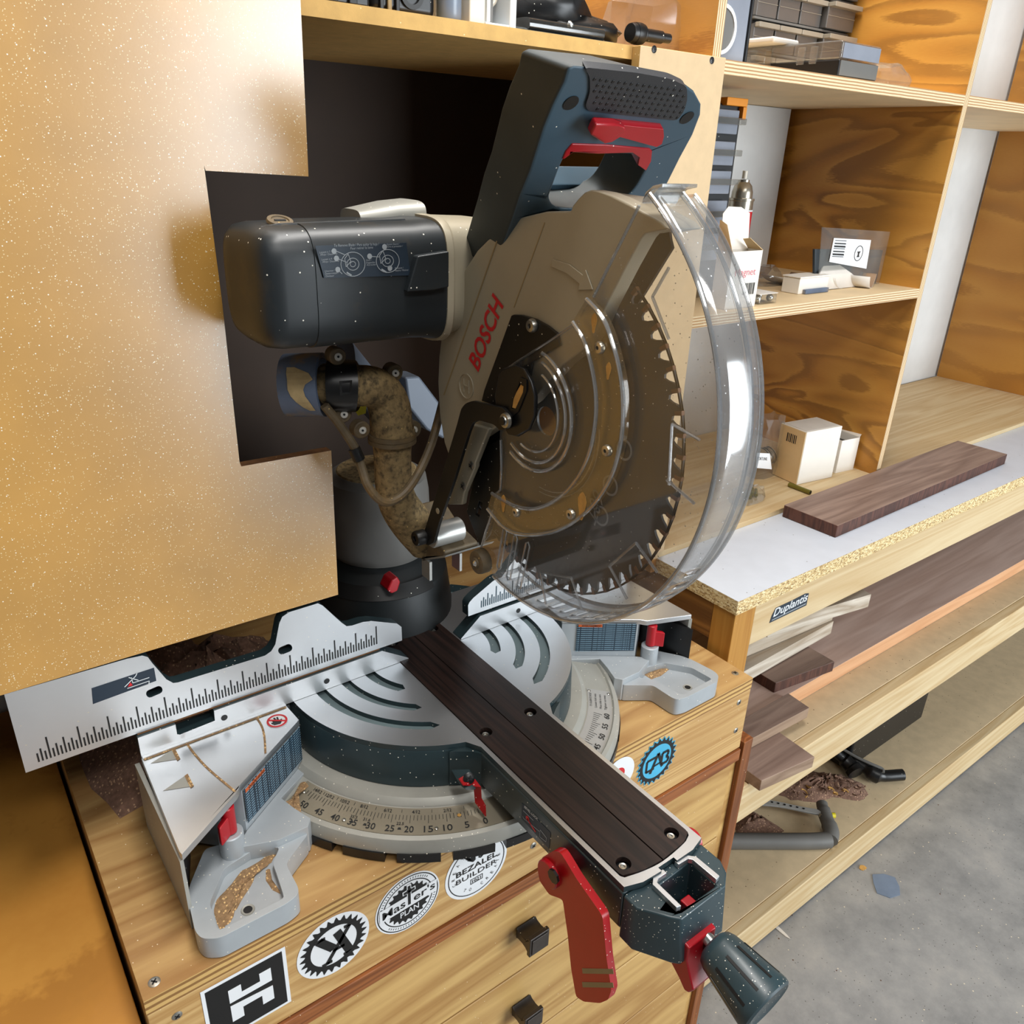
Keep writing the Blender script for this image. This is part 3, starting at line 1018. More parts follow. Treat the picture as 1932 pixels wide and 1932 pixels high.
# neighbouring cabinet left of the bench
nb = thing('neighbour_cabinet', 'orange stained cabinet side at the left end of the saw bench', 'cabinet', (-.7, .05, FLOOR_Z))
obj('top_board', B().box(-1.0, BX0 - .004, BY + .012, .35, -.150, -.132), MT['orange2'], nb, bevel=.001)
obj('front_panel', B().box(-1.0, BX0 - .004, BY + .014, BY + .03, FLOOR_Z, -.1505), MT['orange2'], nb)
obj('end_panel', B().box(BX0 - .018, BX0 - .004, BY + .0305, .35, FLOOR_Z, -.1505), MT['orange2'], nb)


# ================================================================== the miter saw
saw = thing('miter_saw', 'big dark blue and silver sliding miter saw with clear blade guard on the bench', 'miter saw', (0, -.05, BZ))
ZB = BZ + .0012          # feet stand on the bench


def arcp(rad, a0, a1, n, z=0.0):
    """Points on a circle round the pivot; angles from the front (-Y), positive to the right."""
    return [V((rad * math.sin(math.radians(a0 + (a1 - a0) * i / n)), -rad * math.cos(math.radians(a0 + (a1 - a0) * i / n)), z)) for i in range(n + 1)]


def mirx(pts):
    return [V((-p.x, p.y, p.z)) for p in reversed(pts)]


# ---- base casting: stepped round base, wings and feet
b = B().lathe([(0, -.0515), (.1765, -.0515), (.188, -.0525), (.1935, -.0570), (.1945, -.0590), (.2262, -.0652), (.2280, -.0625), (.2325, -.0640),
               (.2352, -.0700), (.2352, -.0790), (.225, -.0795), (0, -.0795)], (0, 0, 0), (0, 0, 1), 120)
base = obj('base', b, MT['silver2'], saw, ang=30)
for k in range(26):
    a = -172 + k * 13.3
    seg_ = arcp(.2368, a, a + 10.4, 4, ZB) + list(reversed(arcp(.222, a, a + 10.4, 4, ZB)))
    obj('base_skirt', B().prism(seg_, (0, 0, -.0785 - ZB)), MT['black'], saw)

for sg in (-1, 1):
    mx = (lambda q: q) if sg < 0 else mirx
    xy = lambda L_, z: [V((x_, y_, z)) for x_, y_ in L_]
    # web between the ring and the wing
    web = xy([(-.165, -.02), (-.1815, -.006), (-.1795, -.036), (-.262, -.094), (-.2665, -.0985), (-.275, -.110), (-.2415, -.1225), (-.2117, -.1225), (-.2055, -.1140), (-.2130, -.0930), (-.2185, -.0720), (-.1780, -.0480), (-.168, -.035)], ZB)
    obj('wing_web', B().prism(mx(web), (0, 0, -.0565 - ZB)), MT['silver'], saw, bevel=.0006)
    # machined wing table
    ext = .1449 if sg < 0 else .1240
    top = xy([(-.3275, -.0045), (-.1815, -.0045), (-.1795, -.0360), (-.2622, -.0935), (-.2662, -.0990), (-.2690, -.1020)], -.0075) + xy([(-.3300, -ext), (-.3310, -ext + .004)], -.0075)
    wt = obj('wing_table', B().prism(mx(top), (0, 0, .0075)), MT['alu'], saw, bevel=.0012)
    body = xy([(-.31, .01), (-.17, .01), (-.1815, -.0055), (-.1800, -.0365), (-.2620, -.0938), (-.2800, -.0800), (-.31, -.05)], ZB + .01)
    obj('wing_body', B().prism(mx(body), (0, 0, -.0078 - ZB - .01)), MT['silver'], saw)
    obj('wing_skirt', B().prism(mx(xy([(-.3335, .0), (-.3290, .0), (-.3290, -ext + .003), (-.3325, -ext + .0005)], ZB)), (0, 0, -.0078 - ZB)), MT['silver2'], saw)
    obj('wing_underside', B().prism(mx(xy([(-.329, -.01), (-.312, -.01), (-.312, -.08), (-.329, -.13)], -.07)), (0, 0, .05)), MT['black'], saw)
    # sawdust-filled joints in the wing table
    if sg < 0:
        for c in (((-.2145, -.006), (-.2150, -.024), (-.2190, -.042), (-.2270, -.0655)), ((-.2855, -.0065), (-.2835, -.030), (-.2790, -.058), (-.2690, -.0990))):
            sp = spline([V((a_, b_, 0)) for a_, b_ in c], 6)
            wd = .0011
            lft = [p + V((-wd, 0, .0002)) for p in sp]
            rgt = [p + V((wd, 0, .0002)) for p in reversed(sp)]
            obj('table_joint', B().prism(lft + rgt, (0, 0, .0002)), MT['sawdust'], wt)
        for tri in (((575, 1165), (1155, 790), (1290, 1055)), ((875, 1830), (1470, 1420), (1620, 1715))):
            t3 = [P(240 + a_ / 12.88, 1350 + b_ / 12.88, z=.0002) for a_, b_ in tri]
            tr_ = obj('arrow_mark', B().prism(t3, (0, 0, .0002)), MT['silver2'], wt)
            e = t3[2] - t3[1]
            w_ = (t3[0] - t3[1]).normalized() * .0035
            obj('dust_line', B().prism([p + V((0, 0, .0003)) for p in (t3[1], t3[2], t3[2] + w_, t3[1] + w_)], (0, 0, .0002)), MT['sawdust'], tr_)
    # foot: raised rim round a shallow pan
    outer = xy([(-.300, -.085), (-.325, -.120), (-.330, -.135), (-.3345, -.1690), (-.3319, -.1790), (-.3200, -.1868), (-.2607, -.1868), (-.2486, -.1835), (-.2455, -.1770), (-.2444, -.1470), (-.2410, -.1425),
                (-.2117, -.1230), (-.2300, -.1000)], ZB)
    inner = xy([(-.2930, -.1180), (-.3155, -.1474), (-.3185, -.1790), (-.2600, -.1800), (-.2555, -.1500), (-.2540, -.1370), (-.2415, -.1235), (-.2600, -.1120)], ZB)
    outer, inner = rnd(outer, .005, 3), rnd(inner, .004, 3)
    ft = obj('foot', B().prism(mx(outer), (0, 0, -.0650 - ZB), [mx(inner)]), MT['silver'], saw, bevel=.0022)
    obj('foot_pan', B().prism(mx(inner), (0, 0, -.0745 - ZB)), MT['silver'], ft)
    hx = -.2887 * (1 if sg < 0 else -1)
    b = B().lathe([(.0040, .0004), (.0056, .0008), (.0062, .0)], (hx, -.1655, -.0744), (0, 0, 1), 18)
    obj('bolt_hole_rim', b, MT['silver2'], ft)
    obj('bolt_hole', B().cyl((hx, -.1655, -.0750), (hx, -.1655, -.0740), .0042, 16), MT['ink'], ft)
    # red clamp lever on its silver boss
    cx_ = -.2790 * (1 if sg < 0 else -1)
    obj('clamp_boss', B().cyl((cx_, -.1030, -.0660), (cx_, -.1030, -.0400), .0115, 24, ch=.001), MT['silver'], saw)
    cl = obj('clamp_lever', B().cyl((cx_, -.1030, -.0395), (cx_, -.1030, -.0085), .0064, 20, ch=.001), MT['red'], saw, label='small red clamp lever under the wing table')
    tx = -.024 * (1 if sg < 0 else -1)
    obj('lever_tab', B().prism([V((cx_, -.108, -.039)), V((cx_ + tx * .5, -.1160, -.041)), V((cx_ + tx * .54, -.1110, -.041)), V((cx_, -.100, -.039))], (0, 0, .022)), MT['red'], cl, bevel=.0015)
    # warning label on the wing's diagonal face
    a0, a1 = V((-.1815, -.0390, 0)), V((-.2605, -.0945, 0))
    n_ = V((.57, -.82, 0)).normalized()
    if sg > 0:
        a0, a1 = V((.1960, -.0482, 0)), V((.2595, -.0930, 0))
        n_ = V((-.57, -.82, 0)).normalized()
    off = n_ * .0006
    lb = obj('warning_label', B().prism([a0 + off + V((0, 0, -.0490)), a1 + off + V((0, 0, -.0470)), a1 + off + V((0, 0, -.0060)), a0 + off + V((0, 0, -.0060))], n_ * .0003), MT['label_l'], saw, label='dark label of tiny print under an orange heading')
    o2 = off + n_ * .0004
    if sg > 0:
        h0, h1 = a0.lerp(a1, .02), a0.lerp(a1, .42)
        tx_ = 'AVERTISSEMENT'
    else:
        h0, h1 = a1.lerp(a0, .02), a1.lerp(a0, .34)
        tx_ = 'WARNING'
    hd = obj('label_heading', B().prism([h0 + o2 + V((0, 0, -.0112)), h1 + o2 + V((0, 0, -.0112)), h1 + o2 + V((0, 0, -.0070)), h0 + o2 + V((0, 0, -.0070))], n_ * .0002), MT['warn'], lb)
    text('lettering', tx_, h0.lerp(h1, .14) + o2 + V((0, 0, -.0104)), h0.lerp(h1, .97) + o2 + V((0, 0, -.0104)), h0.lerp(h1, .14) + o2 + V((0, 0, -.0078)), MT['ink'], lb, n_, .0005, .01)

# no-hands sign
c0 = P(240 + 1093 / 3.864, 1050 + 1200 / 3.864, z=.0)
e1 = (P(240 + 1185 / 3.864, 1050 + 1180 / 3.864, z=0) - c0)
Rn = .0107


def disc3(c, r_, n=36, z=0.0):
    return [V((c.x + r_ * math.cos(2 * PI * i / n), c.y + r_ * math.sin(2 * PI * i / n), c.z + z)) for i in range(n)]


sign = obj('no_hands_sign', B().prism(disc3(c0, Rn, z=.0002), (0, 0, .0002)), MT['sticker'], saw, label='round red no-hands sign on the left wing')
obj('red_ring', B().prism(disc3(c0, Rn * .98, z=.0005), (0, 0, .0002), [disc3(c0, Rn * .78, z=.0005)]), MT['redink'], sign)
hand = [(-.45, -.5), (.1, -.62), (.45, -.2), (.5, .05), (.2, .0), (.28, .5), (.12, .52), (.02, .08), (-.02, .58), (-.18, .56), (-.2, .06), (-.32, .42), (-.45, .36), (-.42, -.05), (-.6, .0), (-.62, -.18)]
obj('hand', B().prism([c0 + V((x_ * Rn, y_ * Rn, .0005)) for x_, y_ in hand], (0, 0, .0002)), MT['ink'], sign)
dd = V((.82, -.57, 0)) * Rn * .8
nn = V((.57, .82, 0)) * Rn * .1
obj('slash', B().prism([c0 + p + V((0, 0, .0008)) for p in (-dd - nn, dd - nn, dd + nn, -dd + nn)], (0, 0, .0002)), MT['redink'], sign)

# ---- turntable with curved grooves, and the control arm
AW = .0466
IW = .0417
a_in = math.degrees(math.asin(AW / .172))
outer = arcp(.172, a_in + 3, 125, 40) + arcp(.172, -125, -a_in - 3, 40)
front = [V((-AW, -.178, 0)), V((-AW, -.384, 0)), V((-.030, -.3895, 0)), V((-.009, -.3905, 0)), V((-.009, -.3865, 0)), V((.010, -.3865, 0)), V((.010, -.3905, 0)), V((.030, -.3905, 0)), V((AW, -.386, 0)), V((AW, -.178, 0))]
plate = outer + front
ins = [V((-IW, .0480, 0)), V((-IW, -.374, 0))] + spline([V((-.0395, -.3774, 0)), V((-.0218, -.3817, 0)), V((-.0008, -.3840, 0)), V((.0285, -.3812, 0)), V((.0395, -.3774, 0))], 4) + [V((IW, -.374, 0)), V((IW, .0480, 0))]
holes = [ins]
for ri, ro, ae in ((.0745, .0868, 51), (.1050, .1160, 36), (.1345, .1463, 27.5)):
    for sg in (1, -1):
        mid = (ri + ro) / 2
        hw = (ro - ri) / 2
        o_ = arcp(ro, ae + 3, 100, 18)
        i_ = arcp(ri, 100, ae + 3, 18)
        tip = arcp(mid, ae - 1, ae - 1, 1)[:1]
        h_ = i_ + tip + o_
        if sg < 0:
            h_ = mirx(h_)
        holes.append(h_)
dz = V((0, 0, -.0060))
tt = obj('turntable', B().prism(plate, dz, holes, mi=0, ms=1), [MT['alu'], MT['teal']], saw, ang=30)
b = B().lathe([(0, -.0062), (.1718, -.0062), (.1728, -.0080), (.1745, -.0505), (0, -.0505)], (0, 0, 0), (0, 0, 1), 96)
obj('turntable_drum', b, MT['teal'], tt)
gf = obj('groove_floor', B().lathe([(.0700, -.0058), (.150, -.0058), (.150, -.0061), (.0700, -.0061)], (0, 0, 0), (0, 0, 1), 96), MT['teal_light'], tt)
# arm body
prof = [(-.0478, -.0062), (-.0478, -.0450), (-.0440, -.0508), (.0440, -.0508), (.0478, -.0450), (.0478, -.0062)]
b = B().prism([V((x_, -.160, z_)) for x_, z_ in prof], (0, -.2250, 0))
arm = obj('arm', b, MT['teal'], saw, bevel=.002)
# fillets where the arm meets the drum
for sg in (-1, 1):
    fl = [V((sg * .0476, -.1600, -.0064)), V((sg * .0476, -.1810, -.0064)), V((sg * .053, -.1730, -.0064)), V((sg * .062, -.1665, -.0064)), V((sg * .073, -.1600, -.0064))]
    obj('arm_fillet', B().prism(fl, (0, 0, -.0430)), MT['teal'], arm)
# head of the arm: open nose with a machined U rim
nose = [(-.0478, -.3855), (-.0478, -.4010), (-.0310, -.4230), (-.0255, -.4285), (.0290, -.4285), (.0420, -.4190), (.0478, -.4080), (.0478, -.3855)]
cav = [(-.0190, -.3955), (-.0190, -.4230), (.0235, -.4230), (.0235, -.3940)]
zc = -.0075
b = B()
lo = [V((x_ * (1.0 if y_ > -.41 else .96), y_ - (.006 if y_ < -.41 else 0), -.0560)) for x_, y_ in nose]
hi = [V((x_, y_, zc)) for x_, y_ in nose]
ci = [V((x_, y_, zc)) for x_, y_ in cav]
cb = [V((x_, y_ - .001, -.0500)) for x_, y_ in cav]
b.loft([lo, hi], cap=False)
b.loft([ci, cb], cap=False)
for t in tessellate_polygon([hi, ci]):
    fl_ = hi + ci
    b.face([fl_[i] for i in t])
for t in tessellate_polygon([lo]):
    b.face([lo[i] for i in t])
for t in tessellate_polygon([cb]):
    b.face([cb[i] for i in t])
bmesh.ops.remove_doubles(b.bm, verts=b.bm.verts, dist=1e-5)
nose_o = obj('arm_nose', b, MT['tealdust'], saw, bevel=.0018)
U = [(-.0050, -.3885), (-.0175, -.3890), (-.0235, -.3940), (-.0240, -.4215), (-.0195, -.4225), (-.0190, -.3955), (-.0150, -.3930), (-.0050, -.3930)]
obj('machined_rim', B().prism([V((x_, y_, -.0074)) for x_, y_ in U], (0, 0, .0052)), MT['alu'], nose_o, bevel=.0005)
U = [(.0095, -.3885), (.0235, -.3905), (.0285, -.3955), (.0292, -.4212), (.0240, -.4222), (.0235, -.3965), (.0210, -.3935), (.0095, -.3930)]
obj('machined_rim', B().prism([V((x_, y_, -.0074)) for x_, y_ in U], (0, 0, .0052)), MT['alu'], nose_o, bevel=.0005)
obj('front_wall', B().box(-.0245, .028, -.4285, -.4235, -.0480, -.0240), MT['teal'], nose_o, bevel=.001)
# red detent trigger inside the nose and the shaft with the tapered knob
det = obj('detent_lever', B().prism(poly('-', [(1226, 1790), (1250, 1800), (1266, 1818), (1280, 1845), (1290, 1868), (1299, 1874), (1308, 1870), (1302, 1845), (1296, 1815), (1300, 1790), (1290, 1778), (1250, 1778)], x=-.0200), (.034, 0, 0)), MT['red'], saw, bevel=.0015, label='dark red detent lever under the knob shaft')
obj('lever_wing', B().prism([V((.0040, -.404, -.030)), V((.0040, -.416, -.030)), V((.0040, -.421, -.046)), V((.0040, -.404, -.046))], (.011, 0, 0)), MT['red'], det, bevel=.0012)
K0, K1 = V((.004, -.410, -.038)), V((.004, -.4420, -.0440))
kd = (K1 - K0).normalized()
obj('knob_shaft', B().cyl(K0, K1 + kd * .01, .0056, 20), MT['steel'], saw)
kb = B().lathe([(0, 0), (.0125, .0), (.0165, .0025), (.0190, .0080), (.0262, .0530), (.0256, .0570), (.0235, .0585), (.0215, .0575), (0, .0570)], K1, kd, 40)
kn = obj('miter_knob', kb, MT['tealdust'], saw, label='tapered dark knob at the end of the arm')
for k in range(10):
    a = 2 * PI * k / 10
    e = kd.orthogonal().normalized()
    g = kd.cross(e)
    rd = e * math.cos(a) + g * math.sin(a)
    obj('knob_groove', B().obox(K1 + kd * .033 + rd * .0231, kd * .016 + rd * .0024, kd.cross(rd) * .0012, rd * .0003), MT['black'], kn)

# ---- slot insert: two dark wood strips with screws
zt = .0012
halves = []
fr_ = spline([V((-.0400, -.3755, 0)), V((-.0218, -.3812, 0)), V((-.0010, -.3832, 0))], 5)
l_ = [V((-.0411, .0470, 0)), V((-.0411, -.3720, 0))] + fr_ + [V((-.0007, .0470, 0))]
fr_ = spline([V((.0004, -.3832, 0)), V((.0285, -.3806, 0)), V((.0400, -.3755, 0))], 5)
r_ = [V((.0002, .0470, 0))] + fr_ + [V((.0411, -.3720, 0)), V((.0411, .0470, 0))]
scr = [(-.0309, -.3669), (.0276, -.3676), (-.0302, -.1629), (.0278, -.1633), (.0279, .0350), (-.0290, .0350)]
kp = thing
for pts, xs_ in ((l_, -1), (r_, 1)):
    hs = [disc3(V((x_, y_, 0)), .0068, 20) for x_, y_ in scr if x_ * xs_ > 0]
    pp = [V((p.x, p.y, zt)) for p in pts]
    obj('slot_strip', B().prism(pp, (0, 0, -.0050), [[V((p.x, p.y, zt)) for p in h] for h in hs]), MT['insert'], saw)
obj('slot_bed', B().box(-.0414, .0414, -.370, .047, -.0120, -.0052), MT['black'], saw)
for x_, y_ in scr:
    so = obj('cap_screw', B().lathe([(0, -.0030), (.0018, -.0030), (.0019, -.0018), (.0034, -.0016), (.0040, -.0024), (.0040, -.0055)], (x_ - .0005, y_, 0), (0, 0, 1), 18), MT['steel'], saw)
    obj('hex_socket', B().cyl((x_ - .0005, y_, -.0032), (x_ - .0005, y_, -.0028), .0017, 6), MT['zinc'], so)

# ---- mitre scale plates, ticks and numerals


def scale_plate(a0, a1, mat_, name='miter_scale'):
    b = B()
    n = int(abs(a1 - a0) / 2) + 2
    secs = []
    for i in range(n + 1):
        a = math.radians(a0 + (a1 - a0) * i / n)
        row = [V((rr * math.sin(a), -rr * math.cos(a), z_)) for rr, z_ in ((.1962, -.0587), (.2252, -.0644), (.2252, -.0650), (.1962, -.0593))]
        secs.append(row)
    b.loft(secs)
    return obj(name, b, mat_, saw)


def rpos(rr, a, lift=.0004):
    a = math.radians(a)
    z_ = -.0587 - (rr - .1962) * (.0057 / .029) + lift
    return V((rr * math.sin(a), -rr * math.cos(a), z_))


def numeral(body, a, r0, h, wd, parent, m=MT['ink']):
    ar = math.radians(a)
    tg = V((math.cos(ar), math.sin(ar), 0))
    w_ = wd * len(body) / 2
    p0 = rpos(r0, a) - tg * w_
    rdv = rpos(r0 - h, a) - rpos(r0, a)
    text('numeral', body, p0, p0 + tg * 2 * w_, p0 + rdv, m, parent, (0, 0, 1), .0002, .008)


SO = 16.5
sl = scale_plate(-71.5, -5, MT['scale'])
b = B()
for i in range(0, 53):
    r0_, r1_ = (.2040, .2120) if i % 5 == 0 else (.2075, .2108 - .0012 * (i % 2))
    r0_ = .2042
    r1_ = .2128 if i % 5 == 0 else (.2095 if i % 5 in (1, 4) else .2075 + .0008 * (i % 5))
    a = -i - SO
    tg = V((math.cos(math.radians(a)), math.sin(math.radians(a)), 0)) * .00022
    p, q = rpos(r0_, a), rpos(r1_, a)
    b.prism([p - tg, q - tg, q + tg, p + tg], (0, 0, .0001))
for i in range(0, 15):
    a = -math.degrees(math.atan(i / 12)) - SO
    tg = V((math.cos(math.radians(a)), math.sin(math.radians(a)), 0)) * .00020
    p, q = rpos(.1982, a), rpos(.2016, a)
    b.prism([p - tg, q - tg, q + tg, p + tg], (0, 0, .0001))
obj('scale_ticks', b, MT['ink'], sl, kind='stuff')
for v_ in range(0, 55, 5):
    numeral(str(v_), -v_ - SO, .2225, .0066, .0046, sl)
for v_ in (2, 4, 6, 8, 10, 12, 14):
    numeral('%d/12' % v_, -math.degrees(math.atan(v_ / 12)) - .1 - SO, .2022, .0036, .0020, sl)
for v_, s_ in ((22.5, '22.5'), (31.6, '31.6'), (35.3, '35.3')):
    numeral(s_, -v_ - SO, .2150, .0030, .0018, sl)
    a = -v_ - SO
    obj('detent_mark', B().prism([rpos(.2200, a - .5), rpos(.2200, a + .5), rpos(.2178, a + .3), rpos(.2178, a - .3)], (0, 0, .0001)), MT['ink'], sl)
for a, rr in ((-23, .2075), (-29.5, .2190), (-54, .2190), (-69.5, .2080)):
    obj('rivet', B().lathe([(0, .0008), (.0012, .0008), (.0021, .0002), (.0021, 0)], rpos(rr, a), (0, 0, 1), 14), MT['tan'] if a > -25 else MT['zinc'], sl)
sr = scale_plate(16, 56.5, MT['scale2'])
b = B()
for i in range(36, 61):
    i_v, i = i, i - SO
    r1_ = .2135 if i_v % 5 == 0 else .2075 + .0010 * (i_v % 5)
    tg = V((math.cos(math.radians(i)), math.sin(math.radians(i)), 0)) * .00022
    p, q = rpos(.2035, i), rpos(r1_, i)
    b.prism([p - tg, q - tg, q + tg, p + tg], (0, 0, .0001))
obj('scale_ticks', b, MT['ink'], sr, kind='stuff')
for v_ in (40, 45, 50, 55, 60):
    numeral(str(v_), v_ - SO, .2225, .0066, .0046, sr)
for a, rr in ((55.2, .2235), (55.2, .1985)):
    obj('rivet', B().lathe([(0, .0008), (.0012, .0008), (.0021, .0002), (.0021, 0)], rpos(rr, a), (0, 0, 1), 14), MT['zinc'], sr)
for k, s_ in enumerate(('TO CALIBRATE MITER', 'Loosen lock nuts', 'Move slide to zero', 'Tighten screws')):
    rr = .2010 + k * .0060
    a0_, a1_ = 54, 46.5
    p0, p1 = rpos(rr, a0_), rpos(rr, a1_)
    up_ = rpos(rr - .0028, a0_) - p0
    text('lettering', s_, p1, p0, p1 + up_, MT['ink'], sr, (0, 0, 1), .0002)

# pointer
pn = [(255, 1245), (330, 1200), (540, 1250), (655, 1400), (665, 1600), (740, 1735), (748, 1932), (560, 1680), (540, 1450), (470, 1380), (340, 1370)]
pts = []
zz_ = [-.020, -.019, -.020, -.024, -.040, -.046, -.0570, -.048, -.036, -.025, -.021]
for (a_, b_), z_ in zip(pn, zz_):
    pts.append(P(840 + a_ / 9.66, 1340 + b_ / 9.66, z=z_))
b = B()
for tri in ((0, 1, 2, 9, 10), (2, 3, 8, 9), (3, 4, 7, 8), (4, 5, 6, 7)):
    q = [pts[i] for i in tri]
    b.prism(q, V((-.0004, .0012, -.0010)))
pt_o = obj('miter_pointer', b, MT['red_d'], saw, label='bent red pointer above the miter scale')
cs = P(840 + 430 / 9.66, 1340 + 1240 / 9.66, z=-.0185)
screw(pt_o, cs, (-.35, -.75, .56), .0058, MT['black'], h=.002)
obj('pointer_boss', B().prism([P(840 + a_ / 9.66, 1340 + b_ / 9.66, z=-.026) for a_, b_ in ((220, 1260), (300, 1400), (370, 1450), (470, 1460), (560, 1450), (560, 1250))], (0, .012, .004)), MT['teal'], pt_o, bevel=.001)

# print on the arm's left face: BEVEL LOCK diagram
AX = -.0479
dl = lambda a_, b_: P(860 + a_ / 9.66, 1500 + b_ / 9.66, x=AX)
dg_ = obj('bevel_lock_print', B().prism([dl(1205, 140), dl(1730, 690), dl(1700, 980), dl(1200, 430)], (-.0002, 0, 0)), MT['navy'], arm)
text('lettering', 'BEVEL LOCK', dl(1255, 225), dl(1500, 462), dl(1262, 185), MT['whiteink'], dg_, (-1, 0, 0), .0005, .01)


def line(parent, pts, w_, m, nrm, name='line', lift=.0004, th=.0002):
    nrm = V(nrm).normalized()
    b = B()
    for a, c in zip(pts, pts[1:]):
        dd_ = (c - a).normalized()
        n2 = nrm.cross(dd_).normalized() * w_ * .5
        of = nrm * lift
        b.prism([a - n2 + of, c - n2 + of, c + n2 + of, a + n2 + of], nrm * th)
    return obj(name, b, m, parent)


line(dg_, [dl(1235, 280), dl(1420, 460)], .0004, MT['greyink'], (-1, 0, 0), 'rule')
line(dg_, [dl(1230, 380), dl(1240, 420), dl(1530, 660)], .0004, MT['greyink'], (-1, 0, 0), 'rule')
line(dg_, [dl(1545, 630), dl(1660, 780), dl(1650, 850), dl(1540, 760), dl(1545, 630)], .0004, MT['greyink'], (-1, 0, 0), 'rule')
line(dg_, [dl(1310, 420), dl(1350, 500), dl(1460, 670)], .0016, MT['redink'], (-1, 0, 0), 'red_lever_print')
obj('red_dot_print', B().cyl(dl(1310, 420), dl(1310, 420) + V((-.0006, 0, 0)), .0024, 16), MT['redink'], dg_)

# ---- red bevel lock lever beside the arm
LX = -.058
lv = poly('M', [(1225, 640), (1270, 650), (1300, 690), (1390, 840), (1560, 1080), (1582, 1120), (1610, 1420), (1645, 1650), (1620, 1720), (1560, 1745), (1440, 1735), (1385, 1700), (1350, 1500), (1325, 1250), (1290, 1000), (1265, 985), (1190, 960), (1120, 860), (1105, 770), (1140, 690)], x=LX)
le = obj('bevel_lock_lever', B().prism(rnd(lv, .003, 2), (-.0075, 0, 0)), MT['red_d'], saw, bevel=.0018, label='long red lever hanging from the side of the arm')
hubc = P(*px('M', 1200, 800), x=LX)
obj('lever_hub', B().cyl(hubc + V((-.0120, 0, 0)), hubc + V((.0095, 0, 0)), .0135, 28, ch=.001), MT['red'], le)
obj('hub_screw', B().cyl(P(*px('M', 1185, 850), x=LX - .0122), P(*px('M', 1185, 850), x=LX - .0122) + V((-.0025, 0, 0)), .0068, 8), MT['black'], le)
for v0 in (1545, 1645):
    q = poly('M', [(1385, v0 - 20), (1610, v0 - 15), (1616, v0 + 22), (1390, v0 + 18)], x=LX - .0076)
    obj('lever_slot', B().prism(q, (-.0003, 0, 0)), MT['khaki_d'], le)
rk = B().cyl((.0480, -.372, -.018), (.0570, -.372, -.018), .0110, 20, ch=.002)
obj('lever_hub', rk, MT['red'], saw)

# ---- fences
fy = .0


def F_(c, pts):
    return poly(c, pts, y=fy)


lf = [V((-.42, 0, .0262)), V((-.42, 0, .112))] + F_('I', [(0, 745), (110, 722), (150, 733), (185, 780), (285, 895), (335, 922), (370, 918), (1005, 722), (1050, 690), (1080, 640), (1108, 490), (1130, 440), (1180, 406), (1390, 341), (1425, 358), (1560, 480), (1600, 508), (1640, 503), (1720, 477), (1760, 473)]) + \
    poly('-', [(700, 1171.5), (749, 1176.5), (757.5, 1183), (758.6, 1208.3)], y=fy)


def stadium(c, p, q, r_, n=7):
    p, q = V(p + (0,)), V(q + (0,))
    d_ = (q - p).normalized()
    a0_ = math.atan2(d_.y, d_.x)
    out = []
    for i in range(n):
        t = a0_ - PI / 2 + PI * i / (n - 1)
        out.append((q.x + r_ * math.cos(t), q.y + r_ * math.sin(t)))
    for i in range(n):
        t = a0_ + PI / 2 + PI * i / (n - 1)
        out.append((p.x + r_ * math.cos(t), p.y + r_ * math.sin(t)))
    return F_(c, out)


h1 = stadium('I', (1128, 686), (1176, 666), 28)
h2 = stadium('I', (165, 1000), (230, 972), 28)
fl = obj('sliding_fence', B().prism(lf, (0, .013, 0), [h1, h2], mi=0, ms=1), [MT['alu2'], MT['teal']], saw, label='left sliding fence plate with ruler marks')


def ruler(parent, x0, x1, phase, m):
    b = B()
    i = 0
    step = .0254 / 8
    n0 = math.ceil((x0 - phase) / step)
    n1 = math.floor((x1 - phase) / step)
    for k in range(n0, n1 + 1):
        x_ = phase + k * step
        kk = k % 8
        h_ = .0235 if kk == 0 else (.0175 if kk == 4 else (.0135 if kk in (2, 6) else .0095))
        b.box(x_ - .00070, x_ + .00070, -.0004, -.0001, .0330, .0330 + h_)
    return obj('ruler_marks', b, m, parent, kind='stuff')


ruler(fl, -.41, -.0665, -.2208, MT['ink'])
# dark angle decal near the left end
q = F_('I', [(-260, 960), (195, 810), (212, 905), (-250, 1075)])
dc = obj('angle_decal', B().prism(q, (0, -.0003, 0)), MT['navy'], fl)
pz = lambda a_, b_: P(*px('I', a_, b_), y=-.0004)
line(dc, [pz(-20, 950), pz(60, 870), pz(70, 850)], .0007, MT['whiteink'], (0, -1, 0), 'print_line')
line(dc, [pz(10, 880), pz(80, 900)], .0007, MT['whiteink'], (0, -1, 0), 'print_line')
line(dc, [pz(30, 880), pz(40, 920), pz(160, 880)], .0006, MT['whiteink'], (0, -1, 0), 'print_line')
line(dc, [pz(0, 960), pz(160, 905), pz(155, 935), pz(0, 985)], .0006, MT['whiteink'], (0, -1, 0), 'print_line')
obj('red_triangle', B().prism([pz(5, 950), pz(40, 938), pz(22, 915)], (0, -.0003, 0)), MT['redink'], dc)

bf = [(-.3270, .0), (-.0300, .0), (-.0300, .0012), (-.0335, .0040), (-.0640, .0240), (-.2545, .0240), (-.2550, .0120), (-.2895, .0105), (-.2920, .0120), (-.2920, .0240), (-.3270, .0240)]
fb = obj('fixed_fence', B().prism([V((x_, -.0045, z_ + .0003)) for x_, z_ in bf], (0, .0185, 0), mi=0, ms=1), [MT['alu2'], MT['teal']], saw, label='left fixed fence rail')
obj('fence_foot', B().box(-.3265, -.182, -.0085, -.0046, .0003, .0022), MT['alu2'], fb)
for a_, b_ in ((708, 1175), (1455, 908)):
    c_ = P(*px('I', a_, b_), y=-.0046)
    obj('fence_hole', B().cyl(c_, c_ + V((0, -.0003, 0)), .0033, 16), MT['ink'], fb)
obj('sawdust_line', B().box(-.326, -.1825, -.0100, -.0086, .0003, .0010), MT['sawdust'], fb)
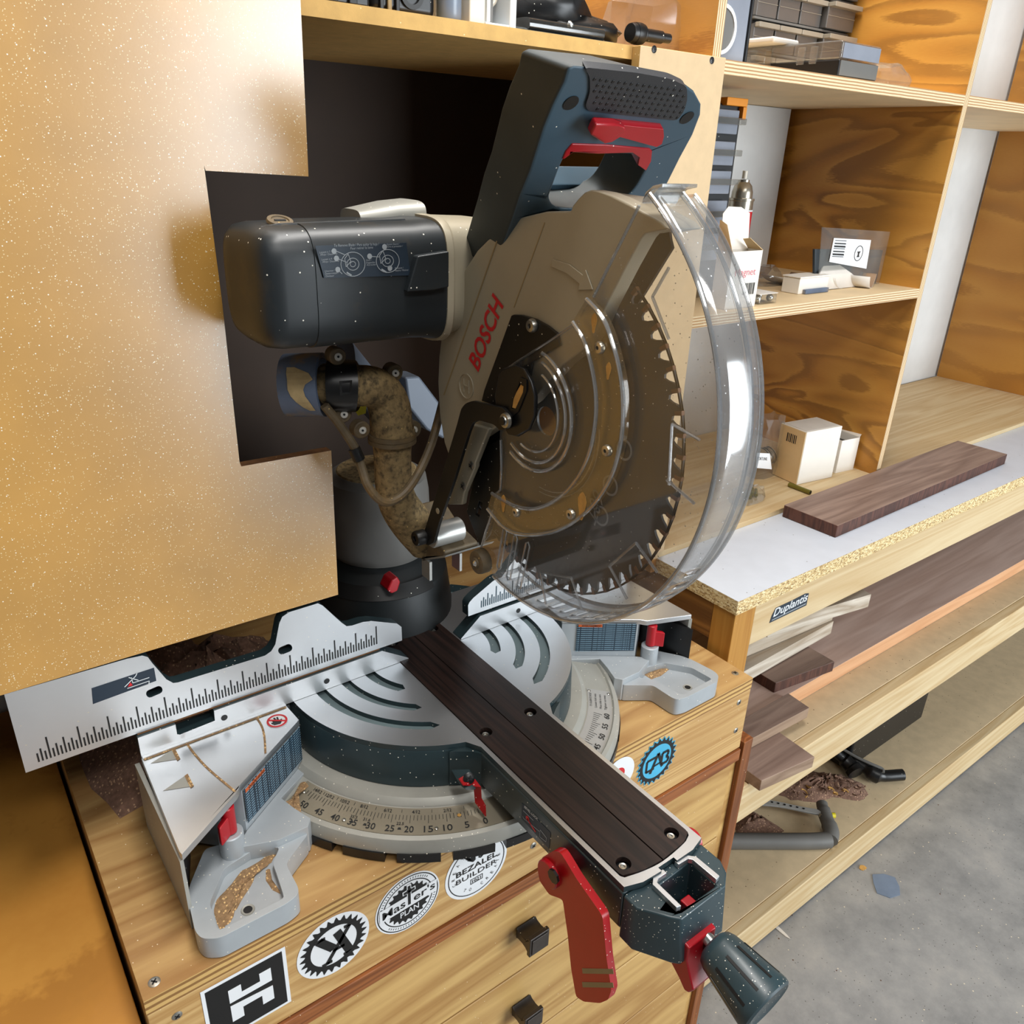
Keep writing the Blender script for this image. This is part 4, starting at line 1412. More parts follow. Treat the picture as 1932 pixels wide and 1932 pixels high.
obj('fence_gap_dust', B().box(-.326, -.065, -.0003, .010, .0243, .0258), MT['cut'], fb)

# right-hand fences
rf = poly('-', [(883.6, 1162.8), (883.2, 1142), (886, 1136), (893.5, 1127.6), (929.7, 1096.8), (938, 1091.5), (946, 1089.5)], y=fy)
rf += [V((.148, 0, .109)), V((.196, 0, .109)), V((.212, 0, .060)), V((.222, 0, .053)), V((.318, 0, .053)), V((.327, 0, .075)), V((.335, 0, .0805)), V((.352, 0, .0805)), V((.352, 0, .0262))]
fr2 = obj('sliding_fence', B().prism(rf, (0, .013, 0), mi=0, ms=1), [MT['alu2'], MT['teal']], saw, label='right sliding fence plate behind the blade guard')
ruler(fr2, .076, .33, .0988, MT['inkteal'])
bf = [(.0440, .0), (.3270, .0), (.3270, .0240), (.0720, .0240), (.0440, .0012)]
fb2 = obj('fixed_fence', B().prism([V((x_, -.0045, z_ + .0003)) for x_, z_ in bf], (0, .0185, 0), mi=0, ms=1), [MT['alu2'], MT['teal']], saw, label='right fixed fence rail')
c_ = P(978, 1152, y=-.0046)
obj('fence_hole', B().cyl(c_, c_ + V((0, -.0003, 0)), .0033, 16), MT['ink'], fb2)


# ---- saw head -------------------------------------------------------------------------
CY, CZ = -.198, .3412                   # blade centre
HX = -.0205                             # outer face of the upper guard


def yz(rad, a, x_=0.0, cy=CY, cz=CZ):
    """Point at angle a (deg): 0 = towards the front (-Y), 90 = up."""
    return V((x_, cy - rad * math.cos(math.radians(a)), cz + rad * math.sin(math.radians(a))))


# blade with hooked teeth
NTH = 60
pts, tips = [], []
for k in range(NTH):
    a = 360.0 * k / NTH
    st_ = 360.0 / NTH
    for tt_, rr in ((0, .1525), (.10, .1485), (.20, .1430), (.38, .1418), (.55, .1445), (.70, .1490), (.88, .1510)):
        pts.append(yz(rr, a - st_ * tt_, -.0011))
hole = [yz(.0127, -360 * i / 24, -.0011) for i in range(24)]
blade = obj('saw_blade', B().prism(pts, (.0022, 0, 0), [hole]), MT['blade'], saw, label='toothed circular saw blade inside the clear guard')
for k in range(NTH):
    a = 360.0 * k / NTH
    if -110 < ((a + 180) % 360) - 180 < 60:
        q = [yz(.1527, a + .1, -.0016), yz(.1460, a + .15, -.0016), yz(.1465, a - 1.0, -.0016), yz(.1522, a - 1.1, -.0016)]
        obj('carbide_tip', B().prism(q, (.0032, 0, 0)), MT['carbide'], blade)
text('lettering', '60T', yz(.075, -30, -.0012), yz(.085, -48, -.0012), yz(.090, -30, -.0012), MT['greyink'], blade, (-1, 0, 0), .0003)
b = B()
for rr in (.062, .066):
    sp = [yz(rr, 10 - 8 * i, -.0012) for i in range(14)]
    for p, q in zip(sp, sp[1:]):
        n2 = V((1, 0, 0)).cross((q - p).normalized()) * .0004
        b.prism([p - n2, q - n2, q + n2, p + n2], (-.0002, 0, 0))
obj('blade_print', b, MT['greyink'], blade)
for a, rr in ((-20, .088), (-38, .096), (2, .094)):
    c_ = yz(rr, a, -.0012)
    obj('blade_print', B().lathe([(.0085, 0), (.0085, .0003), (.0068, .0003), (.0068, 0)], c_, (-1, 0, 0), 24), MT['greyink'], blade)

# upper guard: khaki cast cover, open towards the front
hp = poly('-', [(832, 640), (838, 605), (852, 560), (873, 515), (900, 473), (935, 438), (980, 411), (1030, 399), (1076, 398.5), (1080, 388), (1090, 375), (1102, 363), (1113, 358.5), (1138, 363), (1164, 372.5), (1185, 383), (1201, 393), (1228, 408), (1250, 420), (1262, 432), (1240, 436), (1218, 441), (1210, 450),
                (1180, 505), (1143, 578), (1122, 625), (1100, 660), (1060, 690), (1000, 760), (945, 800), (900, 830), (868, 900), (850, 870), (838, 835), (829, 780), (826, 720), (828, 672)], x=HX)
cover = obj('upper_guard', B().prism(hp, (.0145, 0, 0)), MT['khaki'], saw, bevel=.003, seg=3, label='khaki grey upper blade cover with red lettering')
hp2 = poly('-', [(838, 605), (873, 515), (935, 438), (1030, 399), (1076, 398), (1102, 363), (1164, 372), (1201, 393), (1250, 420), (1262, 434), (1245, 436), (1222, 441), (1190, 430), (1120, 440), (1000, 470), (930, 540), (880, 620), (850, 720)], x=HX + .0146)
obj('guard_shell', B().prism(hp2, (.034, 0, 0)), MT['khaki'], cover, bevel=.002)
inn = poly('-', [(1210, 450), (1235, 436), (1262, 432), (1264, 452), (1268, 468), (1205, 570), (1150, 640), (1060, 690), (1000, 700), (1000, 500), (1100, 450)], x=.010)
obj('guard_inner_wall', B().prism(inn, (.0025, 0, 0)), MT['blackm'], cover)
# groove lines and raised arrow on the cover
for (a0, b0), (a1, b1) in (((1940 / 3.864 + 740 - 0, 450 + 0), (0, 0)),) if False else ():
    pass
gx = HX - .0001
line(cover, [P(942, 443, x=gx), P(838, 745, x=gx)], .0012, MT['khaki_d'], (-1, 0, 0), 'crease', .0001, .0004)
line(cover, [P(1028, 420, x=gx), P(970, 580, x=gx)], .0008, MT['khaki_d'], (-1, 0, 0), 'crease', .0001, .0003)
ar = poly('E', [(1165, 205), (1175, 150), (1300, 190), (1395, 265), (1415, 225), (1468, 372), (1362, 375), (1370, 330), (1270, 250)], x=gx)
obj('raised_arrow', B().prism(ar, (-.0010, 0, 0)), MT['khaki'], cover, bevel=.0004)
text('brand_lettering', 'BOSCH', P(902.5, 701.5, x=gx), P(950, 577, x=gx), P(884.5, 676.5, x=gx), MT['redink'], cover, (-1, 0, 0), .0004, .022)
ec = P(*px('E', 541, 1075), x=gx)
obj('emblem_ring', B().lathe([(.0118, 0), (.0118, .0008), (.0108, .0008), (.0108, 0)], ec, (-1, 0, 0), 36), MT['khaki'], cover)
line(cover, [ec + V((0, .004, .006)), ec + V((0, .004, -.006))], .0012, MT['khaki'], (-1, 0, 0), 'emblem_bar', 0, .0007)
line(cover, [ec + V((0, -.004, .006)), ec + V((0, -.004, -.006))], .0012, MT['khaki'], (-1, 0, 0), 'emblem_bar', 0, .0007)
line(cover, [ec + V((0, .004, 0)), ec + V((0, -.004, 0))], .0012, MT['khaki'], (-1, 0, 0), 'emblem_bar', 0, .0007)
# black bearing plate with bolt
bp = poly('E', [(888, 560), (905, 553), (965, 556), (1060, 585), (1150, 635), (1225, 695), (1240, 780), (1040, 900), (1000, 1100), (850, 1240), (670, 1180), (690, 1100), (790, 830)], x=HX - .0002)
bpo = obj('bearing_plate', B().prism(bp, (-.003, 0, 0)), MT['blackm'], saw, bevel=.0006)
c_ = P(*px('E', 1028, 635), x=HX - .0033)
so = obj('hex_bolt', B().lathe([(0, .0030), (.0018, .0030), (.0020, .0040), (.0046, .0038), (.0056, .0022), (.0056, 0)], c_, (-1, 0, 0), 20), MT['zinc'], bpo)
obj('hex_socket', B().cyl(c_ + V((-.0028, 0, 0)), c_ + V((-.0034, 0, 0)), .0022, 6), MT['ink'], so)
# lower mounting strip of the cover with two screws
ms = poly('E', [(610, 1345), (745, 1378), (640, 1640), (640, 1660), (560, 1850), (545, 1932), (440, 1932), (470, 1780)], x=HX + .002)
mso = obj('cover_strip', B().prism(ms, (-.006, 0, 0)), MT['khaki'], saw, bevel=.0015)
for a_, b_ in ((577, 1655), (517, 1805)):
    screw(mso, P(*px('E', a_, b_), x=HX - .0042), (-1, 0, 0), .0042, MT['zinc'])

# ---- clear lower guard
GX = .0180
GL = .0250
GC = (-.2040, .3697)
GR = .1927


def gz(rad, a, x_):
    return V((x_, GC[0] - rad * math.cos(math.radians(a)), GC[1] + rad * math.sin(math.radians(a))))


def ang_of(p):
    return math.degrees(math.atan2(p.z - GC[1], -(p.y - GC[0])))


a_top = ang_of(P(1222, 372, x=-GL))
a_bot = -103.0
arc = [gz(GR, a_top + (a_bot - a_top) * i / 80, -GL) for i in range(81)]
back = poly('-', [(925, 1068), (906, 1040), (916, 1005), (930, 962), (935, 932), (944, 925), (946, 880), (943, 830), (945, 760), (947, 703), (978, 681), (1035, 645), (1092, 606), (1100, 585), (1120, 560), (1160, 480), (1206, 388)], x=-GL)
slots = []
for (u0, v0), (u1, v1) in (((953, 1000), (941, 1070)), ((973, 1014), (959, 1090)), ((996, 1028), (979, 1106))):
    pass
lw = obj('lower_guard', B().prism(arc + back, (.0022, 0, 0)), MT['guard'], saw, label='clear plastic lower guard around the front of the blade')
b2_ = [V((GX - .0022, p.y, p.z)) for p in arc] + [V((GX - .0022, p.y, p.z)) for p in poly('-', [(945, 1090), (990, 1000), (1040, 960), (1150, 900), (1200, 760), (1190, 640), (1160, 560), (1206, 400)], x=0.0)]
obj('guard_far_wall', B().prism(b2_, (.0022, 0, 0)), MT['guard'], lw)
# rim: stepped band with vent slots along the bottom
b = B()
N_ = 132
xs_ = (-GL, -.013, .004, .0065, .015, GX)
rs_ = (GR, GR + .0012, GR + .0018, GR - .0006, GR, GR - .0015)
for i in range(N_):
    a0_ = a_top + (a_bot - a_top) * i / N_
    a1_ = a_top + (a_bot - a_top) * (i + 1) / N_
    for k in range(5):
        am = (a0_ + a1_) / 2
        vent = am < -28 and k in (1,) and i % 4 in (1, 2)
        if vent:
            continue
        p = [gz(rs_[k], a0_, xs_[k]), gz(rs_[k + 1], a0_, xs_[k + 1]), gz(rs_[k + 1], a1_, xs_[k + 1]), gz(rs_[k], a1_, xs_[k])]
        b.face(p)
bmesh.ops.remove_doubles(b.bm, verts=b.bm.verts, dist=1e-6)
rim = obj('guard_rim', b, MT['guardrim'], lw)
so_ = rim.modifiers.new('wall', 'SOLIDIFY')
so_.thickness = .0022
for x_, rr in ((-GL, GR), (.0052, GR + .0008), (GX, GR - .0008)):
    obj('guard_bead', B().tube([gz(rr, a_top + (a_bot - a_top) * i / 90, x_) for i in range(91)], .0015, 8), MT['guardedge'], lw)
# finger lip on top of the guard
tp = [P(1212, 378, x=-GL), P(1218, 362, x=-GL), P(1232, 350, x=-GL), P(1250, 346, x=-GL)]
lip = [V((-GL, p.y, p.z)) for p in tp]
sec = []
for x_ in (-GL, -.010, .0, .0075):
    sec.append([V((x_, p.y - .0, p.z - .0)) for p in lip] + [V((x_, p.y, p.z - .0022)) for p in reversed(lip)])
obj('finger_lip', B().loft(sec), MT['guardedge'], lw, bevel=.001)
obj('lip_front', B().prism([P(1250, 346, x=-GL), P(1228, 372, x=-GL), gz(GR, a_top, -GL)], (GX + .0075, 0, 0)), MT['guardrim'], lw)
for ed in ([(1206, 388), (1160, 480), (1120, 560)], [(1092, 606), (1035, 645), (978, 681), (947, 703)], [(945, 830), (946, 880), (944, 925), (935, 932)], [(930, 962), (916, 1005), (906, 1040)]):
    obj('guard_edge', B().tube(poly('-', ed, x=-GL - .0002), .0011, 8), MT['guardedge'], lw)
# dusty pivot ring, its screws
def ringsec(pts_o, pts_i):
    return pts_o + list(reversed(pts_i))


RO = spline([V(P(u, v, x=-GL - .001)) for u, v in ((1118, 563), (1150, 600), (1172, 660), (1185, 725), (1187, 785), (1180, 845), (1160, 905), (1120, 960), (1062, 998), (1000, 1006), (960, 992), (930, 957))], 5)
RI = spline([V(P(u, v, x=-GL - .001)) for u, v in ((1092, 606), (1113, 640), (1128, 690), (1136, 745), (1134, 800), (1122, 855), (1096, 905), (1060, 940), (1020, 957), (985, 953), (958, 940), (938, 928))], 5)
rg_ = obj('pivot_ring', B().prism(ringsec(RO, RI), (-.0060, 0, 0)), MT['guarddust'], lw, bevel=.0012)
for sp_ in (RO, RI):
    obj('ring_edge', B().tube([p + V((-.0060, 0, 0)) for p in sp_], .0016, 8), MT['guardedge'], rg_)
for u, v in ((1131, 656), (1145, 850), (1077, 970), (974, 966)):
    c_ = P(u, v, x=-GL - .0075)
    so = obj('ring_screw', B().lathe([(0, .0012), (.0012, .0012), (.0014, .0022), (.0038, .0018), (.0046, .0004), (.0046, -.001)], c_, (-1, 0, 0), 18), MT['tin'], rg_)
    obj('drive_slot', B().cyl(c_ + V((-.0010, 0, 0)), c_ + V((-.0016, 0, 0)), .0014, 6), MT['ink'], so)
for u, v, r_ in ((1121, 610, .005), (1148, 700, .0045), (1098, 955, .0085), (950, 950, .006)):
    c_ = P(u, v, x=-GL - .0072)
    q = [c_ + V((0, r_ * .5 * math.cos(t) * (1 + .3 * math.sin(3 * t)), r_ * 1.4 * math.sin(t))) for t in [2 * PI * i / 14 for i in range(14)]]
    obj('dust_patch', B().prism(q, (-.0003, 0, 0)), MT['tan'], rg_)
# stepped rings round the hub, and the ribs inside the guard
hubp = P(1000, 775, x=-GL - .004)
for rr, a0_, a1_, th in ((.050, 78, -120, .0016), (.043, 75, -125, .0014), (.034, 70, -110, .0010)):
    obj('hub_step', B().tube([V((-GL - .003, hubp.y - rr * math.cos(math.radians(a0_ + (a1_ - a0_) * i / 40)), hubp.z + rr * math.sin(math.radians(a0_ + (a1_ - a0_) * i / 40)))) for i in range(41)], th, 8), MT['guardedge'], lw)
for (u0, v0), (u1, v1), (u2, v2) in (((1231, 560), (1262, 505), (1262, 640)), ((1268, 800), (1262, 915), (1320, 830)), ((1258, 905), (1310, 950), (1258, 905)), ((1150, 1068), (1183, 1130), (1200, 1024)), ((1200, 1024), (1240, 1080), (1150, 1068)), ((1020, 1080), (1030, 1140), (1078, 1090)), ((1078, 1090), (1098, 1150), (1020, 1080))):
    for (a_, b_) in (((u0, v0), (u1, v1)), ((u0, v0), (u2, v2))):
        if a_ == b_:
            continue
        p, q = P(*a_, x=-GL + .003), P(*b_, x=-GL + .003)
        obj('guard_rib', B().tube([p, q], .0011, 6), MT['guardedge'], lw)
for (u0, v0), (u1, v1) in (((953, 1000), (941, 1070)), ((973, 1014), (959, 1090)), ((996, 1028), (979, 1106))):
    p, q = P(u0, v0, x=-GL - .0002), P(u1, v1, x=-GL - .0002)
    dn = (q - p).normalized()
    sd = V((1, 0, 0)).cross(dn) * .0028
    lp = [p + sd, q + sd, q + dn * .003, q - sd, p - sd, p - dn * .003]
    obj('guard_slot_edge', B().tube(lp + [lp[0]], .0009, 6), MT['guardedge'], lw)
# black hub plate, dusty slot and roller
hb = poly('E', [(800, 985), (830, 945), (920, 915), (990, 950), (1040, 1040), (1068, 1150), (1065, 1290), (1020, 1390), (940, 1440), (870, 1425), (800, 1330), (770, 1150)], x=-GL - .0075)
hbo = obj('hub_plate', B().prism(hb, (-.0040, 0, 0)), MT['black'], saw, bevel=.0015)
q = poly('E', [(940, 1010), (985, 1030), (985, 1110), (925, 1260), (880, 1300), (850, 1260), (870, 1190)], x=-GL - .0117)
obj('hub_slot', B().prism(q, (-.0010, 0, 0), [poly('E', [(935, 1050), (965, 1070), (960, 1120), (905, 1240), (875, 1240), (885, 1170)], x=-GL - .0117)]), MT['blackm'], hbo)
obj('slot_dust', B().prism(poly('E', [(940, 1065), (962, 1080), (950, 1150), (905, 1240), (870, 1230), (890, 1150)], x=-GL - .0116), (-.0003, 0, 0)), MT['tan'], hbo)
c_ = P(910, 1058, x=-GL - .001)
ro = obj('guard_roller', B().lathe([(0, .009), (.0045, .009), (.0055, .0075), (.0085, .0080), (.0112, .0070), (.0120, .0045), (.0120, -.003), (0, -.003)], c_, (-1, 0, 0), 32), MT['dusty2'], saw, label='small dark roller at the lower edge of the guard')
obj('roller_pin', B().lathe([(0, .0108), (.0020, .0104), (.0034, .0090)], c_, (-1, 0, 0), 16), MT['steel'], ro)

bk_ = poly('-', [(893, 905), (912, 850), (944, 826), (948, 900), (938, 960), (922, 1010), (905, 1030), (880, 965)], x=-.010)
bko = obj('guard_bracket', B().prism(bk_, (.003, 0, 0), [poly('-', [(903, 945), (910, 948), (904, 975), (897, 970)], x=-.010)]), MT['blackm'], saw, bevel=.0006)
# ---- linkage arm
LKX = -.0375
lk = poly('-', [(898, 755), (884, 760), (876, 770), (868, 800), (836, 905), (806, 1000), (800, 1018), (812, 1028), (824, 1022), (832, 990), (862, 905), (890, 815), (897, 797), (910, 792), (938, 800), (950, 812), (966, 806), (968, 785), (955, 768), (930, 763)], x=LKX)
lko = obj('guard_link', B().prism(rnd(lk, .003, 2), (-.0035, 0, 0)), MT['blackm'], saw, bevel=.0008, label='bent black steel link of the blade guard')
c_ = P(956, 793, x=LKX - .0036)
obj('link_pivot', B().lathe([(0, .0040), (.0035, .0040), (.0040, .0030), (.0060, .0028), (.0066, 0)], c_, (-1, 0, 0), 24), MT['zinc'], lko)
obj('pivot_cap', B().cyl(c_ + V((-.004, 0, 0)), c_ + V((-.0052, 0, 0)), .0034, 16), MT['black'], lko)
c_ = P(800, 1012, x=LKX - .0036)
obj('link_bolt', B().lathe([(0, .0090), (.0028, .0090), (.0030, .0110), (.0072, .0108), (.0080, .0095), (.0080, 0)], c_, (-1, 0, 0), 24), MT['blackm'], lko)
obj('link_eye', B().cyl(P(826, 964, x=LKX - .0036), P(826, 964, x=LKX - .0036) + V((-.0004, 0, 0)), .0030, 16), MT['khaki'], lko)
obj('link_spacer', B().cyl(P(812, 1012, x=LKX), P(812, 1012, x=LKX) + V((.036, 0, 0)), .0125, 28, ch=.001), MT['greylight'], lko)

# ---- dust chute below: black steel mouth
cm = P(812, 1040, x=-.026)
ch = obj('dust_chute', B().prism([P(*q_, x=-.030) for q_ in ((742, 985), (772, 955), (800, 1000), (838, 1040), (838, 1052), (796, 1058))], (.042, 0, 0)), MT['dusty2'], saw, bevel=.002)
obj('chute_plate', B().prism([P(*q_, x=-.030) for q_ in ((796, 1058), (838, 1052), (842, 1048), (800, 1050))], (.060, 0, 0)), MT['greylight'], ch)
for u, v, x_ in ((803, 1056, -.030), (860, 1040, .018)):
    p = P(u, v, x=x_)
    obj('chute_tab', B().box(x_, x_ + .003, p.y - .008, p.y + .008, p.z - .022, p.z), MT['greylight'], ch)

# ---- D-handle leaning forward over the blade cover
hA, hd = V((0, -.153, .478)), V((0, -.112, .109)).normalized()
hn = V((0, hd.z, -hd.y))
HPL = (hA, hn)
ho = poly('-', [(1085, 123), (1071, 129), (1064, 155), (1043, 197), (1025, 241), (999, 323), (981, 367), (966, 413), (930, 512), (1080, 500), (1200, 450), (1236, 392), (1262, 344), (1285, 298), (1309, 254), (1324, 215), (1325, 197), (1311, 171), (1291, 156), (1200, 134)], pl=HPL)
hh = poly('-', [(1063, 300), (1078, 288), (1216, 291), (1224, 308), (1200, 352), (1180, 374), (1140, 388), (1076, 393), (1045, 389), (1036, 373)], pl=HPL)
hv = V((0, .048, .012))
hand_o = obj('handle', B().prism(ho, hv, [rnd(hh, .006, 3)], mi=0, ms=1), [MT['blue'], MT['bluedk']], saw, bevel=.0085, seg=4, ang=40, label='dark blue D-shaped handle with rubber grip')
GPL = (hA - hn * .0015, hn)
gp = poly('-', [(1102, 127), (1113, 145), (1113, 176), (1104, 200), (1110, 210), (1200, 220), (1277, 228), (1290, 212), (1297, 189), (1296, 163), (1266, 149), (1200, 137)], pl=GPL)
gr = obj('rubber_grip', B().prism(rnd(gp, .004, 2), hn * .0055), MT['grip'], hand_o, bevel=.0015)
DPL = (hA - hn * .0017, hn)
b = B()
for rw in range(6):
    for k in range(15):
        u = 1122 + k * 11.6 + (rw % 2) * 5.6
        v = 150 + rw * 11.0 + (u - 1122) * (.13 - rw * .004)
        if rw == 5 and k > 13:
            continue
        c_ = P(u, v, pl=DPL)
        b.lathe([(0, .0001), (.0011, .0002), (.0013, 0)], c_, -hn, 8)
obj('grip_dimples', b, MT['ink'], gr, kind='stuff')
for u, v in ((1077, 194), (1296, 222)):
    c_ = P(u, v, pl=(hA - hn * .0002, hn))
    obj('screw_well', B().cyl(c_, c_ - hn * .0004, .0056, 18), MT['ink'], hand_o)
TPL = (hA - hn * .001, hn)
tg_ = poly('-', [(1061, 302), (1068, 286), (1080, 272), (1143, 274), (1226, 281), (1231, 286), (1229, 305), (1219, 323), (1203, 312), (1206, 298), (1193, 289), (1128, 291), (1082, 288), (1066, 300)], pl=TPL)
obj('trigger', B().prism(tg_, hn * .020), MT['red'], hand_o, bevel=.0012, label='dark red trigger bar')
lo_ = poly('-', [(1126, 233), (1115, 255), (1141, 271), (1155, 268), (1170, 259), (1239, 278), (1249, 272), (1253, 258), (1252, 244), (1200, 239), (1160, 235)], pl=(hA - hn * .0055, hn))
loc_ = obj('lock_off_button', B().prism(lo_, hn * .006), MT['red'], hand_o, bevel=.0015, label='red lock-off button above the trigger')
kn_ = poly('-', [(1124, 234), (1114, 255), (1141, 272), (1156, 267), (1168, 256), (1182, 248), (1180, 242), (1160, 235)], pl=(hA - hn * .0120, hn))
obj('button_knob', B().prism(kn_, hn * .0065), MT['red'], loc_, bevel=.0025, seg=3)
# rear cross bar at the foot of the handle
rb = poly('-', [(1035, 349), (1168, 349), (1180, 366), (1040, 366)], pl=(hA + hv * .9, hn))
obj('handle_foot', B().prism(rb, hn * .02), MT['blue'], hand_o, bevel=.002)
# ---- motor
def rsec(x_, cy, cz, hy, hz, n=48, e=4.2, tilt=0.0):
    out = []
    for i in range(n):
        t = 2 * PI * i / n
        c, s_ = math.cos(t), math.sin(t)
        y_ = math.copysign(abs(c) ** (2 / e), c) * hy
        z_ = math.copysign(abs(s_) ** (2 / e), s_) * hz
        out.append(V((x_, cy + y_ * math.cos(tilt) - z_ * math.sin(tilt), cz + y_ * math.sin(tilt) + z_ * math.cos(tilt))))
    return out


my, mz = -.0560, .4450
mh, mk = .0500, .0478
secs = [rsec(-.2025, my, mz, .020, .020), rsec(-.2015, my, mz, .034, .032), rsec(-.1985, my, mz, .0425, .040), rsec(-.1930, my, mz, .0475, .0450), rsec(-.1830, my, mz, .0492, .0468),
        rsec(-.1600, my, mz, .0496, .0472), rsec(-.1598, my, mz, .0504, .0480), rsec(-.0700, my, mz, .0510, .0486), rsec(-.0560, my, mz, .0520, .0498), rsec(-.0440, my, mz - .001, .0530, .0508)]
mo_ = obj('motor', B().loft(secs), MT['motor'], saw, ang=40, label='dusty black motor housing with printed blade-change diagram')
sec2 = [rsec(-.0438, my + .001, mz - .001, .0550, .0528), rsec(-.0380, my + .001, mz - .001, .0555, .0532), rsec(-.0345, my + .003, mz - .001, .0540, .0530)]
obj('gear_housing', B().loft(sec2), MT['khaki'], saw, ang=40)
obj('gear_housing_top', B().loft([rsec(-.090, my + .030, mz + .040, .020, .014), rsec(-.055, my + .030, mz + .044, .026, .016), rsec(-.0345, my + .025, mz + .046, .030, .016)]), MT['silver2'], saw)
obj('gear_case', B().loft([rsec(-.0340, my + .005, mz, .0500, .0500), rsec(.020, my + .005, mz, .0480, .0480)]), MT['khaki'], saw)
# ribs along the top, brush cap
for k, (dy, dz_) in enumerate(((-.020, .0452), (-.034, .0400))):
    obj('motor_rib', B().tube([V((-.188, my + dy, mz + dz_ - .001)), V((-.175, my + dy, mz + dz_ + .0010)), V((-.065, my + dy, mz + dz_ + .0030))], .0016, 8), MT['motor'], mo_)
bc = V((-.1700, my - .0120, mz + .0478))
bo = obj('brush_cap', B().lathe([(0, .0012), (.0065, .0012), (.0070, .0022), (.0098, .0020), (.0105, 0)], bc, (0, -.32, .95), 24), MT['dusty2'], mo_)
obj('cap_slot', B().obox(bc + V((0, -.0004, .0016)), V((.0045, 0, 0)), V((0, .0009, .0003)), V((0, 0, .0004))), MT['ink'], bo)
hk = [V((-.075, my - .0495, mz + .024)), V((-.0460, my - .0515, mz + .027)), V((-.0460, my - .0515, mz - .002)), V((-.060, my - .0500, mz - .004)), V((-.085, my - .0490, mz - .004))]
obj('motor_lug', B().prism(hk, (0, -.0080, 0)), MT['motor'], mo_, bevel=.003)
ly = my - .0516
ml_ = lambda a_, b_: P(430 + a_ / 3.864, 390 + b_ / 3.864, y=ly)
lbm = obj('blade_change_label', B().prism([ml_(635, 285), ml_(1300, 262), ml_(1330, 500), ml_(700, 520)], (0, -.0003, 0)), MT['navy'], mo_, label='printed diagram label on the motor')
text('lettering', 'To Remove Blade / Para quitar la hoja /', ml_(770, 292), ml_(1098, 280), ml_(770, 272), MT['greyink'], lbm, (0, -1, 0), .0007)
text('lettering', 'Pour retirer la lame', ml_(890, 312), ml_(1055, 304), ml_(890, 294), MT['greyink'], lbm, (0, -1, 0), .0007)
for s_, p0, p1, p2 in (('Loosen x 1 /', (665, 340), (752, 332), (665, 324)), ('Afloje / Desserrer', (670, 356), (796, 348), (670, 342)), ('Loosen x 4 /', (680, 392), (765, 384), (680, 377)), ('Afloje / Desserrer', (686, 408), (810, 400), (686, 394)),
                       ('Unscrew /', (703, 476), (775, 470), (703, 462)), ('Desenrosque /', (706, 494), (806, 486), (706, 480)), ('Devisser', (710, 512), (772, 508), (710, 498)), ('Hook /', (1004, 396), (1045, 392), (1004, 382)), ('Enganche /', (1006, 414), (1078, 410), (1006, 400)),
                       ('Accrocher', (1008, 430), (1078, 426), (1008, 417)), ('Remove /', (1215, 455), (1276, 450), (1215, 441)), ('Retire / Retirer', (1218, 472), (1314, 466), (1218, 458)), ('Rotate Guard /', (1155, 280), (1246, 276), (1155, 267)), ('Gire el protector /', (1160, 297), (1272, 292), (1160, 283))):
    text('lettering', s_, ml_(*p0), ml_(*p1), ml_(*p2), MT['greyink'], lbm, (0, -1, 0), .0007)
for cu_, cv_, rr in ((908, 418, 88), (1162, 395, 84)):
    for k, f_ in enumerate((1.0, .5, .22)):
        line(lbm, [ml_(cu_ + rr * f_ * math.cos(t), cv_ + rr * f_ * math.sin(t)) for t in [2 * PI * i / 26 for i in range(27)]], .0005, MT['greyink'], (0, -1, 0), 'diagram_circle', .0006)
    line(lbm, [ml_(cu_ - 60, cv_ - 40), ml_(cu_ - 35, cv_ - 75), ml_(cu_ - 15, cv_ - 20), ml_(cu_ - 50, cv_ + 20), ml_(cu_ - 60, cv_ - 40)], .0005, MT['greyink'], (0, -1, 0), 'diagram_line', .0006)
    line(lbm, [ml_(cu_ - 45, cv_ + 60), ml_(cu_ - 10, cv_ + 82)], .0012, MT['greyink'], (0, -1, 0), 'diagram_line', .0006)
for cu_, cv_ in ((771, 324), (788, 376), (798, 458), (1139, 292), (1030, 361), (1178, 448)):
    c_ = ml_(cu_, cv_)
    obj('diagram_number', B().cyl(c_ + V((0, -.0005, 0)), c_ + V((0, -.0008, 0)), .0021, 14), MT['greyink'], lbm)
for p, q in (((785, 322), (850, 350)), ((802, 380), (865, 405)), ((1043, 362), (1100, 365)), ((808, 468), (830, 488))):
    line(lbm, [ml_(*p), ml_(*q)], .0005, MT['greyink'], (0, -1, 0), 'diagram_line', .0006)

# ---- dust elbow behind the head
EY = -.030


def pp3(u, v, dy=0.0):
    return P(u, v, y=EY + dy)


def wpx(p, w_):
    return w_ * .5 * mpp(p)


c0, c1 = pp3(541, 727, .030), pp3(612, 726, .008)
dp = obj('dust_port', B().lathe([(.0245, .0), (.0285, .0), (.0288, .002), (.0292, (c1 - c0).length), (.0245, (c1 - c0).length)], c0, c1 - c0, 36), MT['bluetape'], saw, label='dust port wrapped in worn blue tape')
ax_ = (c1 - c0).normalized()
g_ = ax_.cross(V((0, 0, 1))).normalized()
e_ = g_.cross(ax_)
b = B()
torn = [(.75, .009, .016), (.95, .009, .029), (1.15, .010, .033), (1.30, .010, .026), (1.45, .010, .024), (1.65, .012, .025), (1.85, .016, .028), (2.05, .021, .030), (2.2, .026, .031)]
for (t0, l0, h0), (t1, l1, h1) in zip(torn, torn[1:]):
    q4 = [c0 + ax_ * hh_ + (e_ * math.cos(tt_) + g_ * math.sin(tt_)) * .0296 for tt_, hh_ in ((t0, l0), (t0, h0), (t1, h1), (t1, l1))]
    b.face(q4)
obj('torn_tape', b, MT['torn'], dp)
